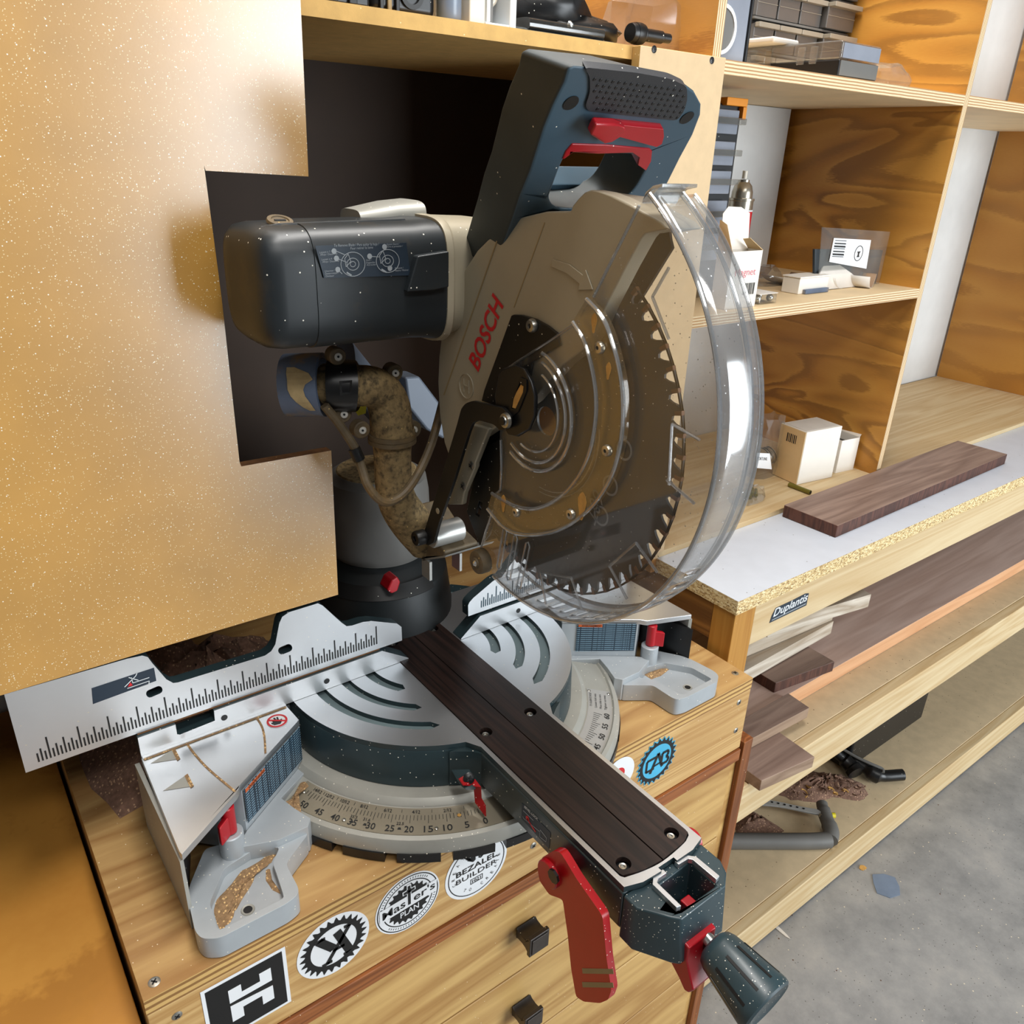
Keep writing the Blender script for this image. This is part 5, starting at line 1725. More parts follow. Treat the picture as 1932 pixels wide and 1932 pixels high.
path = [(616, 726, 80), (624, 726, 80), (672, 728, 79), (676, 728, 78), (700, 729, 76), (722, 742, 78), (735, 770, 80), (738, 800, 80), (739, 815, 82), (740, 818, 88), (740, 828, 88), (740, 832, 78), (740, 846, 72), (741, 880, 70), (743, 915, 70), (752, 950, 74), (775, 985, 78), (805, 1025, 70)]
DYP = [.006, .004, -.002, -.003, -.004]
pth = spline([pp3(u, v, DYP[i] if i < 5 else 0) for i, (u, v, w_) in enumerate(path)], 3)
rad = [x_[0] for x_ in spline([V((wpx(pp3(u, v), w_), 0, 0)) for u, v, w_ in path], 3)]
el = obj('dust_elbow', B().tube(pth, rad, 28), MT['dusty'], saw, ang=50, label='elbow pipe coated in brown sawdust')
for i0 in (820, 829):
    p = pp3(740, i0)
    obj('clamp_band', B().tube([p + V((0, 0, .0022)), p + V((0, 0, -.0022))], wpx(p, 91), 28), MT['dusty2'], el)
col_ = pp3(644, 728)
obj('collar', B().tube([pp3(620, 727, .006), pp3(624, 727, .005), pp3(668, 728, -.001), pp3(671, 728, -.002)], [wpx(col_, 98), wpx(col_, 101), wpx(col_, 100), wpx(col_, 97)], 28), MT['black'], el)
cw = pp3(653, 735)
win = [pp3(640, 719, -.0345), pp3(664, 717, -.0345), pp3(663, 745, -.0345), pp3(641, 746, -.0345)]
obj('collar_window', B().prism(win, (0, -.0006, 0), [[win[0].lerp(win[2], .16), win[1].lerp(win[3], .16), win[2].lerp(win[0], .16), win[3].lerp(win[1], .16)]]), MT['blackm'], el)
for u, v in ((638, 673), (649, 782), (746, 704), (684, 812), (781, 811)):
    p = pp3(u, v, -.008)
    lg = obj('screw_lug', B().cyl(p + V((0, .012, 0)), p, wpx(p, 34), 20, ch=.001), MT['dusty2'], el)
    obj('lug_screw', B().lathe([(0, .0004), (.0010, .0004), (.0012, .0018), (.0032, .0016), (.0040, 0)], p, (-.3, -.9, .2), 16), MT['nickel'], lg)
    obj('screw_socket', B().cyl(p + V((-.3, -.9, .2)) * .0010, p + V((-.3, -.9, .2)) * .0017, .0011, 8), MT['ink'], lg)
# cable loop
cb_ = spline([pp3(u, v, dy_) for u, v, dy_ in ((612, 765, -.012), (640, 800, -.014), (672, 850, -.020), (683, 885, -.026), (695, 918, -.034), (718, 944, -.038), (742, 945, -.038), (768, 925, -.036), (792, 888, -.032), (812, 842, -.022), (826, 795, -.012), (840, 740, -.004))], 6)
obj('power_cable', B().tube(cb_, .0043, 10), MT['dusty2'], saw, label='dusty cable looped under the motor')
p, q = pp3(668, 846, -.020), pp3(678, 868, -.023)
obj('cable_sleeve', B().tube([p, q], .0058, 12), MT['black'], saw)

# ---- rear: slide arms and bevel tower; hood shade is put into the tower colours
tw = obj('bevel_tower', B().lathe([(0, .19), (.050, .19), (.060, .183), (.063, .165), (.066, .095), (.060, .085), (0, .085)], (.004, .125, 0), (0, 0, 1), 48), MT['greyplastic'], saw, label='grey cylindrical tower at the back of the saw')  # lighter casting, its grey darkened to stand in for hood shade
obj('tower_top', B().lathe([(0, .1915), (.047, .1915), (.049, .190)], (.004, .125, 0), (0, 0, 1), 40), MT['dusty'], tw)
obj('tower_base', B().lathe([(0, .084), (.058, .084), (.085, .060), (.092, .010), (.092, -.050), (0, -.050)], (.004, .125, 0), (0, 0, 1), 48), MT['tower_shade'], saw)  # shade painted as a near-black base colour
bs = B()
secs = []
for i in range(21):
    a = math.radians(-160 + 90 * i / 20)
    secs.append([V((.004 + r_ * math.cos(a), .125 + r_ * math.sin(a), z_)) for r_, z_ in ((.0785, .070), (.0885, .055), (.0892, .056), (.0790, .071))])
bs.loft(secs)
obj('bevel_scale', bs, MT['blackm'], saw)
rk_ = P(742, 1105, y=.030)
obj('bevel_knob', B().prism([rk_ + V((x_, 0, z_)) for x_, z_ in ((-.008, -.004), (-.003, -.010), (.006, -.009), (.010, .002), (.006, .010), (-.002, .007))], (0, .02, 0)), MT['red'], saw, bevel=.002, label='small red knob low in the shadow behind the fence')
obj('slide_arm', B().loft([rsec(-.06, .06, .34, .022, .030), rsec(.02, .10, .25, .022, .030), rsec(.035, .12, .17, .026, .030)]), MT['armgrey'], saw)
ap = poly('-', [(764, 712), (792, 710), (836, 768), (840, 830), (806, 812), (772, 770)], y=.030)
obj('slide_arm', B().prism(ap, (0, .03, 0)), MT['armgrey'], saw, bevel=.003)
yt = poly('-', [(668, 772), (692, 764), (690, 780), (676, 784)], y=.012)
obj('caution_label', B().prism(yt, (0, .0006, 0)), MT['yellow'], saw)
# sawdust heaps around the saw feet


def heap(name, pts2, z, h, mat_, parent, seed=1, n=120, label=None, cat=None):
    """Low uneven heap filling a polygon."""
    rr = random.Random(seed)
    cx_ = sum(p.x for p in pts2) / len(pts2)
    cy_ = sum(p.y for p in pts2) / len(pts2)
    b = B()
    rings = []
    K_ = 9
    for k in range(K_ + 1):
        t = 1 - k / K_
        row = []
        for p in pts2:
            hh_ = h * (1 - t ** 2) * rr.uniform(.55, 1.25)
            row.append(V((cx_ + (p.x - cx_) * t * rr.uniform(.95, 1.04), cy_ + (p.y - cy_) * t * rr.uniform(.95, 1.04), z + (hh_ if k else 0))))
        rings.append(row)
    b.loft(rings, cap=False)
    b.face(rings[-1])
    o = obj(name, b, mat_, parent, ang=80, kind='stuff')
    if label:
        tag(o, label, cat)
    return o


def densify(pts, m=4):
    out = []
    for i in range(len(pts)):
        a, c = pts[i], pts[(i + 1) % len(pts)]
        for k in range(m):
            out.append(a.lerp(c, k / m))
    return out


q = densify([P(*px('L', a_, b_), z=-.073) for a_, b_ in ((840, 800), (960, 740), (1100, 645), (1060, 740), (960, 790), (900, 920), (800, 1080), (740, 1190), (680, 1250), (625, 1120), (650, 1020), (760, 900))])
heap('sawdust_in_foot', q, -.0744, .0028, MT['sawdust'], saw, 3)
q = densify([P(*px('L', a_, b_), z=-.073) for a_, b_ in ((1010, 800), (1040, 790), (1050, 870), (1110, 950), (1120, 980), (1060, 950), (1010, 880))])
heap('sawdust_in_foot', q, -.0744, .002, MT['sawdust'], saw, 4)
q = densify([P(*px('L', a_, b_), z=-.060) for a_, b_ in ((1260, 180), (1320, 150), (1335, 190), (1250, 260), (1270, 390), (1210, 430), (1190, 370), (1090, 380), (1085, 355), (1180, 320))])
heap('sawdust_on_base', q, -.0600, .003, MT['sawdust'], saw, 5)
q = densify([P(1000 + a_ / 4.2933, 1050 + b_ / 4.2933, z=-.073) for a_, b_ in ((920, 950), (1080, 890), (1140, 900), (1060, 960), (980, 990))])
heap('sawdust_in_foot', q, -.0744, .002, MT['sawdust'], saw, 6)


# ================================================================== things on the shelves
def z1(a, b_):
    return 1380 + a / 6.0375, 1090 + b_ / 6.0375


def z2(a, b_):
    return 1340 + a / 5.3667, 1240 + b_ / 5.3667


def z5(a, b_):
    return 1340 + a / 5.3667, 0 + b_ / 5.3667


def bxo(name, x0, x1, y0, y1, z0_, z1_, m, parent=None, bevel=.0015, label=None):
    return obj(name, B().box(x0, x1, y0, y1, z0_, z1_), m, parent, bevel=bevel, label=label)


def ws(y0, y1):
    return (y0 + y1) / 2


SZ = .6568
# --- on the hood's top shelf
x0, x1 = P(560, 10, y=.03).x, P(700, 10, y=.03).x
t = thing('tool_case', 'dark ribbed tool case at the left end of the top shelf', 'case', ((x0 + x1) / 2, .12, SZ))
bxo('body', x0 - .10, x1, .03, .22, SZ, SZ + .10, MT['black'], t, .004)
for k in range(5):
    bxo('rib', x1 - .022 - k * .018, x1 - .014 - k * .018, .027, .0299, SZ + .002, SZ + .095, MT['blackm'], t, .001)
x0, x1 = P(708, 10, y=.035).x, P(830, 10, y=.035).x
t = thing('drill_body', 'black power tool lying beside the slate blue bottle', 'power tool', ((x0 + x1) / 2, .09, SZ))
bxo('body', x0, x1, .04, .15, SZ, SZ + .07, MT['black'], t, .008)
c_ = V((ws(x0, x1) + .006, .0395, SZ + .018))
obj('vent_ring', B().lathe([(.012, 0), (.012, .002), (.008, .002), (.008, 0)], c_, (0, -1, 0), 24), MT['blackm'], t)
for k in range(3):
    bxo('vent_rib', x0 + .006 + k * .008, x0 + .010 + k * .008, .037, .0399, SZ + .002, SZ + .06, MT['khaki_d'] if k == 1 else MT['blackm'], t, .0008)
x0, x1 = P(839, 20, y=.03).x, P(880, 20, y=.03).x
r_ = (x1 - x0) / 2
t = thing('glue_bottle', 'slate blue plastic bottle between black tool and white frame', 'bottle', (x0 + r_, .03 + r_, SZ))
obj('body', B().lathe([(0, 0), (r_ * .8, 0), (r_, .004), (r_, .085), (r_ * .8, .098), (r_ * .35, .106), (r_ * .35, .112), (0, .112)], (x0 + r_, .03 + r_, SZ), (0, 0, 1), 28), MT['bluebottle'], t)
obj('cap', B().lathe([(r_ * .42, .112), (r_ * .42, .130), (r_ * .2, .150), (0, .150)], (x0 + r_, .03 + r_, SZ), (0, 0, 1), 20), MT['whiteink'], t)
x0, x1 = P(886, 30, y=.03).x, P(975, 30, y=.03).x
t = thing('plastic_holder', 'white plastic holder frame standing open towards the room', 'holder', ((x0 + x1) / 2, .06, SZ))
bxo('side', x0, x0 + .018, .03, .10, SZ, SZ + .11, MT['cream'], t)
bxo('side', x1 - .008, x1, .03, .10, SZ, SZ + .11, MT['whiteink'], t)
bxo('bottom', x0 + .0185, x1 - .0085, .03, .10, SZ, SZ + .004, MT['whiteink'], t, .0005)
bxo('back', x0 + .0185, x1 - .0085, .095, .10, SZ + .0045, SZ + .11, MT['cream'], t, .0005)
bxo('strut', x1 - .034, x1 - .030, .032, .094, SZ + .0045, SZ + .11, MT['whiteink'], t, .0005)
bxo('strut', x0 + .028, x0 + .034, .04, .094, SZ + .0045, SZ + .11, MT['greyplastic'], t, .0005)
cc = V((x1 - .020, .050, SZ + .030))
obj('hook', B().tube([cc + V((.009 * math.cos(a), 0, .009 * math.sin(a))) for a in [math.radians(180 + 24 * i) for i in range(9)]], .0022, 8), MT['cream'], t)


def lump(name, c, rx, ry, rz, m, parent=None, seed=1, n=14, rough=.16, cut=None):
    rr = random.Random(seed)
    b = B()
    rows = []
    for i in range(n // 2 + 1):
        th = PI * i / (n // 2)
        row = []
        for k in range(n):
            ph = 2 * PI * k / n
            s_ = 1 + rr.uniform(-rough, rough)
            p = V((rx * math.sin(th) * math.cos(ph) * s_, ry * math.sin(th) * math.sin(ph) * s_, rz * math.cos(th) * s_))
            if cut is not None and p.z < cut:
                p.z = cut
            row.append(V(c) + p)
        rows.append(row)
    b.loft(rows, cap=False)
    bmesh.ops.remove_doubles(b.bm, verts=b.bm.verts, dist=1e-5)
    o = obj(name, b, m, parent, ang=60)
    return o


p0 = P(1060, 30, y=.06)
t = thing('tool_pouch', 'crumpled black tool pouch lying beside the white frame', 'pouch', (p0.x, .08, SZ))
lump('body', (p0.x - .005, .10, SZ + .028), .062, .06, .030, MT['black'], t, 3, 20, .10, -.0275)
lump('flap', (p0.x + .03, .07, SZ + .014), .055, .035, .014, MT['blackm'], t, 5, 18, .12, -.0135)
p0 = P(1010, 52, y=.03)
t = thing('flat_blade_pack', 'flat clear blister pack with a steel rivet lying on the shelf edge', 'package', (p0.x + .03, .04, SZ))
bxo('card', p0.x - .02, p0.x + .10, .022, .075, SZ, SZ + .0015, MT['charcoal'], t, .0003)
obj('blister', B().loft([rsec(p0.x - .01, .048, SZ + .008, .022, .006), rsec(p0.x + .09, .048, SZ + .008, .022, .006)]), MT['bag_dark'], t)
obj('rivet', B().lathe([(0, .003), (.002, .0028), (.004, 0)], (p0.x + .045, .03, SZ + .012), (0, -1, 0), 16), MT['steel'], t)
q0, q1 = P(1190, 42, y=.03), P(1264, 50, y=.03)
d_ = (q1 - q0)
t = thing('driver_bit_holder', 'black stepped bit holder lying in front of the clear bag', 'bit holder', (q0.x + .03, .03, SZ))
z_ = SZ + .014
a0_, a1_ = V((q0.x, .030, z_)), V((q1.x, .030, z_))
obj('shank', B().lathe([(0, 0), (.009, 0), (.010, .003), (.010, .018), (.0065, .022), (.0065, .048), (.0050, .050), (.0050, d_.length), (0, d_.length)], a0_, (1, 0, 0), 20), MT['black'], t)
obj('collar', B().lathe([(.0104, .006), (.0108, .008), (.0108, .014), (.0104, .016)], a0_, (1, 0, 0), 20), MT['blackm'], t)


def baggy(name, label, cat, base_pts, z0_, hts, m, seed=1, parent=None):
    """Crumpled clear bag: open folded sheet built from rows of points."""
    rr = random.Random(seed)
    rows = []
    n = len(base_pts)
    for k, (h_, sx) in enumerate(hts):
        cx_ = sum(p.x for p in base_pts) / n
        cy_ = sum(p.y for p in base_pts) / n
        row = []
        for p in base_pts:
            j = .006 if 0 < k else .002
            row.append(V((cx_ + (p.x - cx_) * sx + rr.uniform(-j, j), cy_ + (p.y - cy_) * sx + rr.uniform(-j, j), z0_ + h_ + (rr.uniform(-j, j) * .7 if k else 0))))
        rows.append(row)
    b = B().loft(rows, cap=True)
    o = obj(name, b, m, parent, ang=20)
    if label:
        tag(o, label, cat)
    return o


def ring_pts(cx_, cy_, rx, ry, n=12):
    return [V((cx_ + rx * math.cos(2 * PI * i / n), cy_ + ry * math.sin(2 * PI * i / n), 0)) for i in range(n)]


p0 = P(1235, 30, y=.09)
baggy('clear_bag', 'crumpled clear plastic bag behind the black bit holder', 'bag', ring_pts(p0.x + .012, .115, .060, .05), SZ, ((0, 1), (.012, 1.0), (.035, .95), (.055, .9), (.072, .55)), MT['bag'], 4)

# --- upper bay: bins, drawer organiser, clear-lidded case, red pouch
x0, x1 = .412, P(1414, 60, y=.03).x
t = thing('parts_bin', 'grey glossy parts bin with round window at the left of the upper bay', 'bin', ((x0 + x1) / 2, .08, SZ))
bxo('body', x0, x1 - .004, .03, .14, SZ, SZ + .072, MT['binface'], t, .002)
bxo('edge', x1 - .0038, x1, .028, .14, SZ, SZ + .074, MT['black'], t, .001)
obj('window_ring', B().lathe([(.026, 0), (.026, .002), (.022, .002), (.022, 0)], (x0 + .012, .0297, SZ + .032), (0, -1, 0), 32), MT['whiteink'], t)
obj('window', B().cyl((x0 + .012, .0297, SZ + .032), (x0 + .012, .0290, SZ + .032), .0215, 32), MT['greyplastic'], t)
t = thing('parts_bin', 'grey parts bin with a pale ring stacked on the lower one', 'bin', ((x0 + x1) / 2, .08, SZ + .0765))
bxo('body', x0, x1 - .004, .03, .14, SZ + .0765, SZ + .15, MT['binface'], t, .002)
obj('window_ring', B().lathe([(.011, 0), (.011, .002), (.008, .002), (.008, 0)], (x1 - .014, .0297, SZ + .094), (0, -1, 0), 28), MT['cream'], t)

OY = .240
t = thing('drawer_organiser', 'smoky plastic small-parts organiser with rows of clear drawers in the upper bay', 'organiser', (.62, OY + .05, SZ))
ux = [1419, 1459, 1500, 1540, 1592]
xs_ = [P(u, 60 + (u - 1419) * .2, y=OY).x for u in ux]
bxo('frame', xs_[0] - .006, xs_[-1] + .004, OY + .012, OY + .10, SZ, SZ + .26, MT['blackm'], t)
za = P(1440, 61, y=OY).z
zb_ = P(1440, 24, y=OY).z
row_h = .0455
for rw in range(5):
    zz = SZ + .008 + rw * row_h
    bxo('rail', xs_[0] - .004, xs_[-1], OY - .004, OY + .0118, zz - .0045, zz - .001, MT['greyplastic'], t, .0006)
    for k in range(4):
        dr = bxo('drawer', xs_[k] + .001, xs_[k + 1] - .002, OY - .002 - .010 * (k == 3), OY + .0116, zz, zz + .036, MT['drawerplastic'], t, .0015)
        bxo('lip', xs_[k] + .001, xs_[k + 1] - .001, OY - .012 - .012 * (k == 3), OY - .0125 + .010, zz + .030, zz + .037, MT['drawerlip'], dr, .0012)
        bxo('ridge', xs_[k] + .002, xs_[k + 1] - .003, OY - .0030 - .010 * (k == 3), OY - .0022 - .010 * (k == 3), zz + .018, zz + .0188, MT['drawerlip'], dr, .0)

CYF = .020
cl_ = [P(*z5(a_, b_), y=CYF) for a_, b_ in ((1335, 400), (1728, 470), (1700, 770), (1312, 700))]
x0, x1 = (cl_[0].x + cl_[3].x) / 2, (cl_[1].x + cl_[2].x) / 2
zt_ = (cl_[0].z + cl_[1].z) / 2
t = thing('clear_lid_case', 'long black tray with clear lid reaching back into the upper bay', 'case', ((x0 + x1) / 2, .13, SZ))
zm = SZ + (zt_ - SZ) * .48
bxo('tray', x0, x1, CYF, .215, SZ + .0005, zm, MT['black'], t, .002)
bxo('tray_front', x0 + .002, x1 - .002, CYF - .001, CYF - .0002, SZ + .002, zm - .001, MT['greyplastic'], t, .0)
lid = obj('lid', B().box(x0, x1, CYF, .215, zm + .0003, zt_), MT['lidplastic'], t, bevel=.003)
bxo('lid_front', x0 + .003, x1 - .003, CYF - .0012, CYF - .0004, zm + .002, zt_ - .003, MT['binface'], lid, .0)
for k, yy in enumerate((.055, .075, .13, .19)):
    bxo('latch', x0 - .0025, x0 - .0003, yy, yy + .012, zm - .004, zm + .017, MT['bag'], t, .001)
bxo('white_foam', x0 - .028, x0 + .030, .11, .21, zt_ + .0005, zt_ + .008, MT['paper'], None, .003)
o = bpy.data.objects['white_foam']
tag(o, 'ragged white foam sheet lying on the clear-lidded case', 'foam sheet')
p0 = P(1678, 140, y=.03)
baggy('red_pouch_bag', 'clear bag with dark red contents at the right of the upper bay', 'bag', ring_pts(p0.x + .03, .055, .05, .03), SZ, ((0, 1), (.008, 1.0), (.018, .9), (.030, .5)), MT['bag'], 8)

# --- middle bay
MZ = .3588
DY = .110
xl, xr = .4120, P(1393, 300, y=DY).x
t = thing('small_parts_cabinet', 'black small-parts cabinet with clear drawers and an orange corner', 'organiser', ((xl + xr) / 2, DY + .06, MZ))
bxo('frame', xl, xr, DY + .006, DY + .14, MZ, P(1385, 196, y=DY).z, MT['black'], t, .002)
oc = P(1370, 192, y=DY)
bxo('corner_cap', oc.x, xr + .002, DY - .002, DY + .020, oc.z - .004, oc.z + .006, MT['orangeplastic'], t, .001)
bxo('corner_cap', xr - .006, xr + .002, DY - .002, DY + .020, oc.z - .020, oc.z - .0042, MT['orangeplastic'], t, .001)
for v0, v1 in ((205, 252), (266, 312), (322, 366), (378, 430), (440, 490)):
    za, zb_ = P(1355, v1, y=DY).z, P(1355, v0, y=DY).z
    dr = bxo('drawer', xl + .004, xr - .014, DY - .003, DY + .0058, za, zb_, MT['binface'], t, .0015)
    bxo('lip', xl + .008, xr - .010, DY - .014, DY - .0035, (za + zb_) / 2 - .003, (za + zb_) / 2 + .005, MT['lidplastic'], dr, .001)

SY2 = .225
cb0 = P(1396, 395, y=SY2)
cr = .0205
t = thing('spray_can', 'metal spray can with red label standing behind the open white box', 'can', (cb0.x, SY2, MZ))
zt_ = P(1396, 322, y=SY2).z
hgt = zt_ - MZ
zr = lambda v: P(1396, v, y=SY2).z - MZ
prof = [(0, 0), (cr * .9, 0), (cr, .003), (cr, zr(379)), (cr * 1.06, zr(378)), (cr * 1.06, zr(374)), (cr * .86, zr(373)), (cr * .84, zr(362)), (cr * .70, zr(350)), (cr * .45, zr(343)), (cr * .45, zr(339)), (0, zr(338))]
obj('body', B().lathe(prof, (cb0.x, SY2, MZ), (0, 0, 1), 36), MT['tin'], t)
obj('label_band', B().lathe([(cr + .0004, .01), (cr + .0004, zr(398))], (cb0.x, SY2, MZ), (0, 0, 1), 36), MT['canred'], t)
obj('label_band', B().lathe([(cr + .0006, zr(398)), (cr + .0006, zr(395))], (cb0.x, SY2, MZ), (0, 0, 1), 36), MT['whiteink'], t)
obj('nozzle', B().cyl((cb0.x, SY2, MZ + zr(337)), (cb0.x, SY2, MZ + zr(322)), .0042, 14), MT['cream'], t)

# open white card box
br = P(1423, 578, z=MZ)
bl = P(1352, 588, z=MZ)
bl.y = br.y
bt = P(1440, 472, y=br.y)
x1, x0 = br.x, br.x - .066
zt_ = bt.z
y0, y1 = br.y, br.y + .026
t = thing('magnet_box', 'open white card box with raised flaps at the front of the middle shelf', 'box', ((x0 + x1) / 2, (y0 + y1) / 2, MZ))
th = .0006
for nm, a in (('front', (x0, x1, y0, y0 + th)), ('rear', (x0, x1, y1 - th, y1)), ('left_side', (x0, x0 + th, y0 + th, y1 - th)), ('right_side', (x1 - th, x1, y0 + th, y1 - th))):
    bxo(nm + '_wall', a[0], a[1], a[2], a[3], MZ, zt_, MT['card'], t, .0)
bxo('bottom', x0, x1, y0, y1, MZ - .0004, MZ + .0003, MT['card'], t, .0)
b = B().prism([V((x0 + .006, y1, zt_)), V((x1, y1, zt_)), V((x1 + .006, y1 + .010, zt_ + .046)), V((x1 - .012, y1 + .012, zt_ + .054)), V((x0 + .026, y1 + .012, zt_ + .055)), V((x0 + .014, y1 + .010, zt_ + .046))], (0, .0006, 0))
obj('rear_flap', b, MT['card'], t)
obj('side_flap', B().prism([V((x1, y0, zt_)), V((x1, y1, zt_)), V((x1 - .022, y1 - .006, zt_ + .014)), V((x1 - .022, y0 + .008, zt_ + .016))], (.0005, 0, .0003)), MT['cardin'], t)
obj('side_flap', B().prism([V((x0, y0, zt_)), V((x0, y1, zt_)), V((x0 - .010, y1 - .006, zt_ + .040)), V((x0 - .006, y0 + .010, zt_ + .034))], (-.0005, 0, .0003)), MT['cardin'], t)
ft_ = lambda s, h: V((x0 + (x1 - x0) * s, y0, MZ + (zt_ - MZ) * h))
text('lettering', 'Magnet', ft_(.18, .58), ft_(.86, .58), ft_(.18, .70), MT['pinkred'], t, (0, -1, 0), .0004)
b = B()
for k in range(14):
    w_ = (.5 + (k * 7 % 5) * .25) * .0007
    xx = x0 + (x1 - x0) * (.52 + .028 * k)
    b.box(xx, xx + w_, y0 - .0005, y0 - .0002, MZ + .018, MZ + .034)
obj('barcode', b, MT['ink'], t, kind='stuff')

# clear case with steel balls
a = P(1430, 577, z=MZ)
c2 = P(1484, 575, z=MZ)
t = thing('ball_case', 'flat clear case holding steel balls in front of the curled papers', 'case', ((a.x + c2.x) / 2, a.y + .02, MZ))
obj('shell', B().box(a.x + .006, c2.x, a.y + .004, a.y + .045, MZ, MZ + .014), MT['bag'], t, bevel=.003)
for k in range(4):
    cxx = a.x + .014 + (c2.x - a.x - .02) * (k % 2)
    cyy = a.y + .013 + .020 * (k // 2)
    obj('steel_ball', B().lathe([(.0055 * math.sin(PI * i / 8), -.0055 * math.cos(PI * i / 8)) for i in range(9)], (cxx, cyy, MZ + .0068), (0, 0, 1), 16), MT['steel'], t)
obj('card', B().box(a.x + .006, c2.x, a.y + .004, a.y + .045, MZ + .0142, MZ + .0150), MT['paper'], t)


def curl(name, label, c, w_, l_, rad, ang_, m, m2, rotz=0.0, grp=None):
    """Curled sheet of sandpaper: grit-brown back, pale face."""
    rows = []
    n = 14
    for k in range(2):
        row = []
        for i in range(n + 1):
            a_ = -PI / 2 + ang_ * (i / n - .5)
            row.append(V((rad * math.cos(a_), (k - .5) * l_, rad * (1 + math.sin(a_)))))
        rows.append(row)
    M_ = Matrix.Rotation(rotz, 3, 'Z')
    b = B()
    R1 = [[V(c) + M_ @ p for p in rw] for rw in rows]
    b.loft(R1, cap=False, closed=False)
    o = obj(name, b, [m, m2], None, ang=60)
    s_ = o.modifiers.new('sheet', 'SOLIDIFY')
    s_.thickness = .0009
    s_.material_offset = 1
    s_.offset = 1
    return tag(o, label, 'sandpaper', grp)


cc = P(1620, 545, z=MZ)
curl('sandpaper_sheet', 'sharply curled sandpaper sheet rising at the right of the papers', (cc.x + .022, cc.y + .022, MZ + .0004), .06, .055, .028, 2.6, MT['paper'], MT['grit'], .35, 'sandpaper on the middle shelf')
curl('sandpaper_sheet', 'second curled sandpaper sheet nested beside the sharply curled one', (cc.x - .028, cc.y + .045, MZ + .0004), .06, .055, .040, 2.0, MT['paper'], MT['grit'], .2, 'sandpaper on the middle shelf')
cc = P(1540, 545, z=MZ)
curl('sandpaper_sheet', 'wide blue-grey sandpaper sheet curling behind the small white box', (cc.x + .0, cc.y + .055, MZ + .0004), .06, .06, .055, 1.5, MT['paper'], MT['grit'], -.1, 'sandpaper on the middle shelf')
cc = P(1465, 530, z=MZ)
curl('sandpaper_sheet', 'sandpaper sheet curling up behind the open white box', (cc.x + .0, cc.y + .06, MZ + .0004), .06, .05, .045, 1.7, MT['paper'], MT['grit'], .1, 'sandpaper on the middle shelf')
tq = [P(u, v, y=.075) for u, v in ((1545, 520), (1583, 487), (1606, 515), (1632, 546), (1562, 546))]
o = obj('folded_leaflet', B().prism([V((p.x, .075 + .02 * (i == 1), max(p.z, MZ + .0003))) for i, p in enumerate(tq)], (0, .002, 0)), MT['paper'], None)
tag(o, 'folded printed leaflet standing like a tent over the papers', 'leaflet')
a, c2 = P(1508, 556, z=MZ), P(1594, 555, z=MZ)
t = thing('small_white_box', 'small white box with a blue strip at the shelf edge', 'box', ((a.x + c2.x) / 2, a.y + .02, MZ))
bxo('body', a.x, c2.x, a.y + .003, a.y + .035, MZ, MZ + .024, MT['card'], t, .001)
bxo('lid_edge', a.x - .001, c2.x + .001, a.y + .002, a.y + .036, MZ + .0242, MZ + .0265, MT['card'], t, .0008)
bxo('blue_strip', a.x + .012, c2.x - .004, a.y - .003, a.y + .0025, MZ, MZ + .007, MT['bluetape'], t, .001)
p0 = P(1470, 545, z=MZ)
baggy('clear_bag', 'crumpled clear bag between the open box and the small white box', 'bag', ring_pts(p0.x + .02, p0.y + .045, .035, .025), MZ, ((0, 1), (.010, 1.05), (.020, .9), (.028, .5)), MT['bag'], 12)
# dark hang-card with barcode tag leaning on the divider
HY = .085
hc = [P(u, v, y=HY) for u, v in ((1545, 428), (1715, 436), (1712, 548), (1538, 540))]
t = thing('hang_card', 'dark blister card with white barcode tag at the back of the middle bay', 'package', (hc[2].x - .06, HY, MZ))
obj('card', B().prism([V((hc[0].x, HY, P(1540, 470, y=HY).z)), V((.985, HY, P(1690, 470, y=HY).z)), V((.985, HY, MZ)), V((hc[3].x, HY, MZ))], (0, .004, 0)), MT['charcoal'], t)
obj('clear_cover', B().prism([V((hc[0].x, HY - .006, P(1545, 428, y=HY).z)), V((.985, HY - .006, P(1690, 436, y=HY).z)), V((.985, HY - .006, MZ)), V((hc[3].x, HY - .006, MZ))], (0, .001, 0)), MT['bag'], t)
tg = [P(u, v, y=HY - .007) for u, v in ((1573, 449), (1643, 453), (1634, 507), (1564, 494))]
tgo = obj('tag', B().prism(tg, (0, -.0005, 0)), MT['sticker'], t)
b = B()
for k in range(7):
    vv = 453 + k * 5.0
    q = [P(1576 - k * 1.0, vv, y=HY - .0078), P(1597 - k, vv + 1, y=HY - .0078), P(1597 - k, vv + 1 + 1.2 + (k % 3), y=HY - .0078), P(1576 - k, vv + 1.2 + (k % 3), y=HY - .0078)]
    b.prism(q, (0, -.0003, 0))
obj('barcode', b, MT['ink'], tgo, kind='stuff')
c_ = P(1620, 478, y=HY - .0078)
obj('seal_ring', B().lathe([(.0125, 0), (.0125, .0003), (.0115, .0003), (.0115, 0)], c_, (0, -1, 0), 30), MT['ink'], tgo)
obj('anvil', B().prism([c_ + V((x_, 0, z_)) for x_, z_ in ((-.005, .003), (.005, .003), (.002, .0), (.002, -.003), (.004, -.006), (-.004, -.006), (-.002, -.003), (-.002, 0))], (0, -.0003, 0)), MT['ink'], tgo)

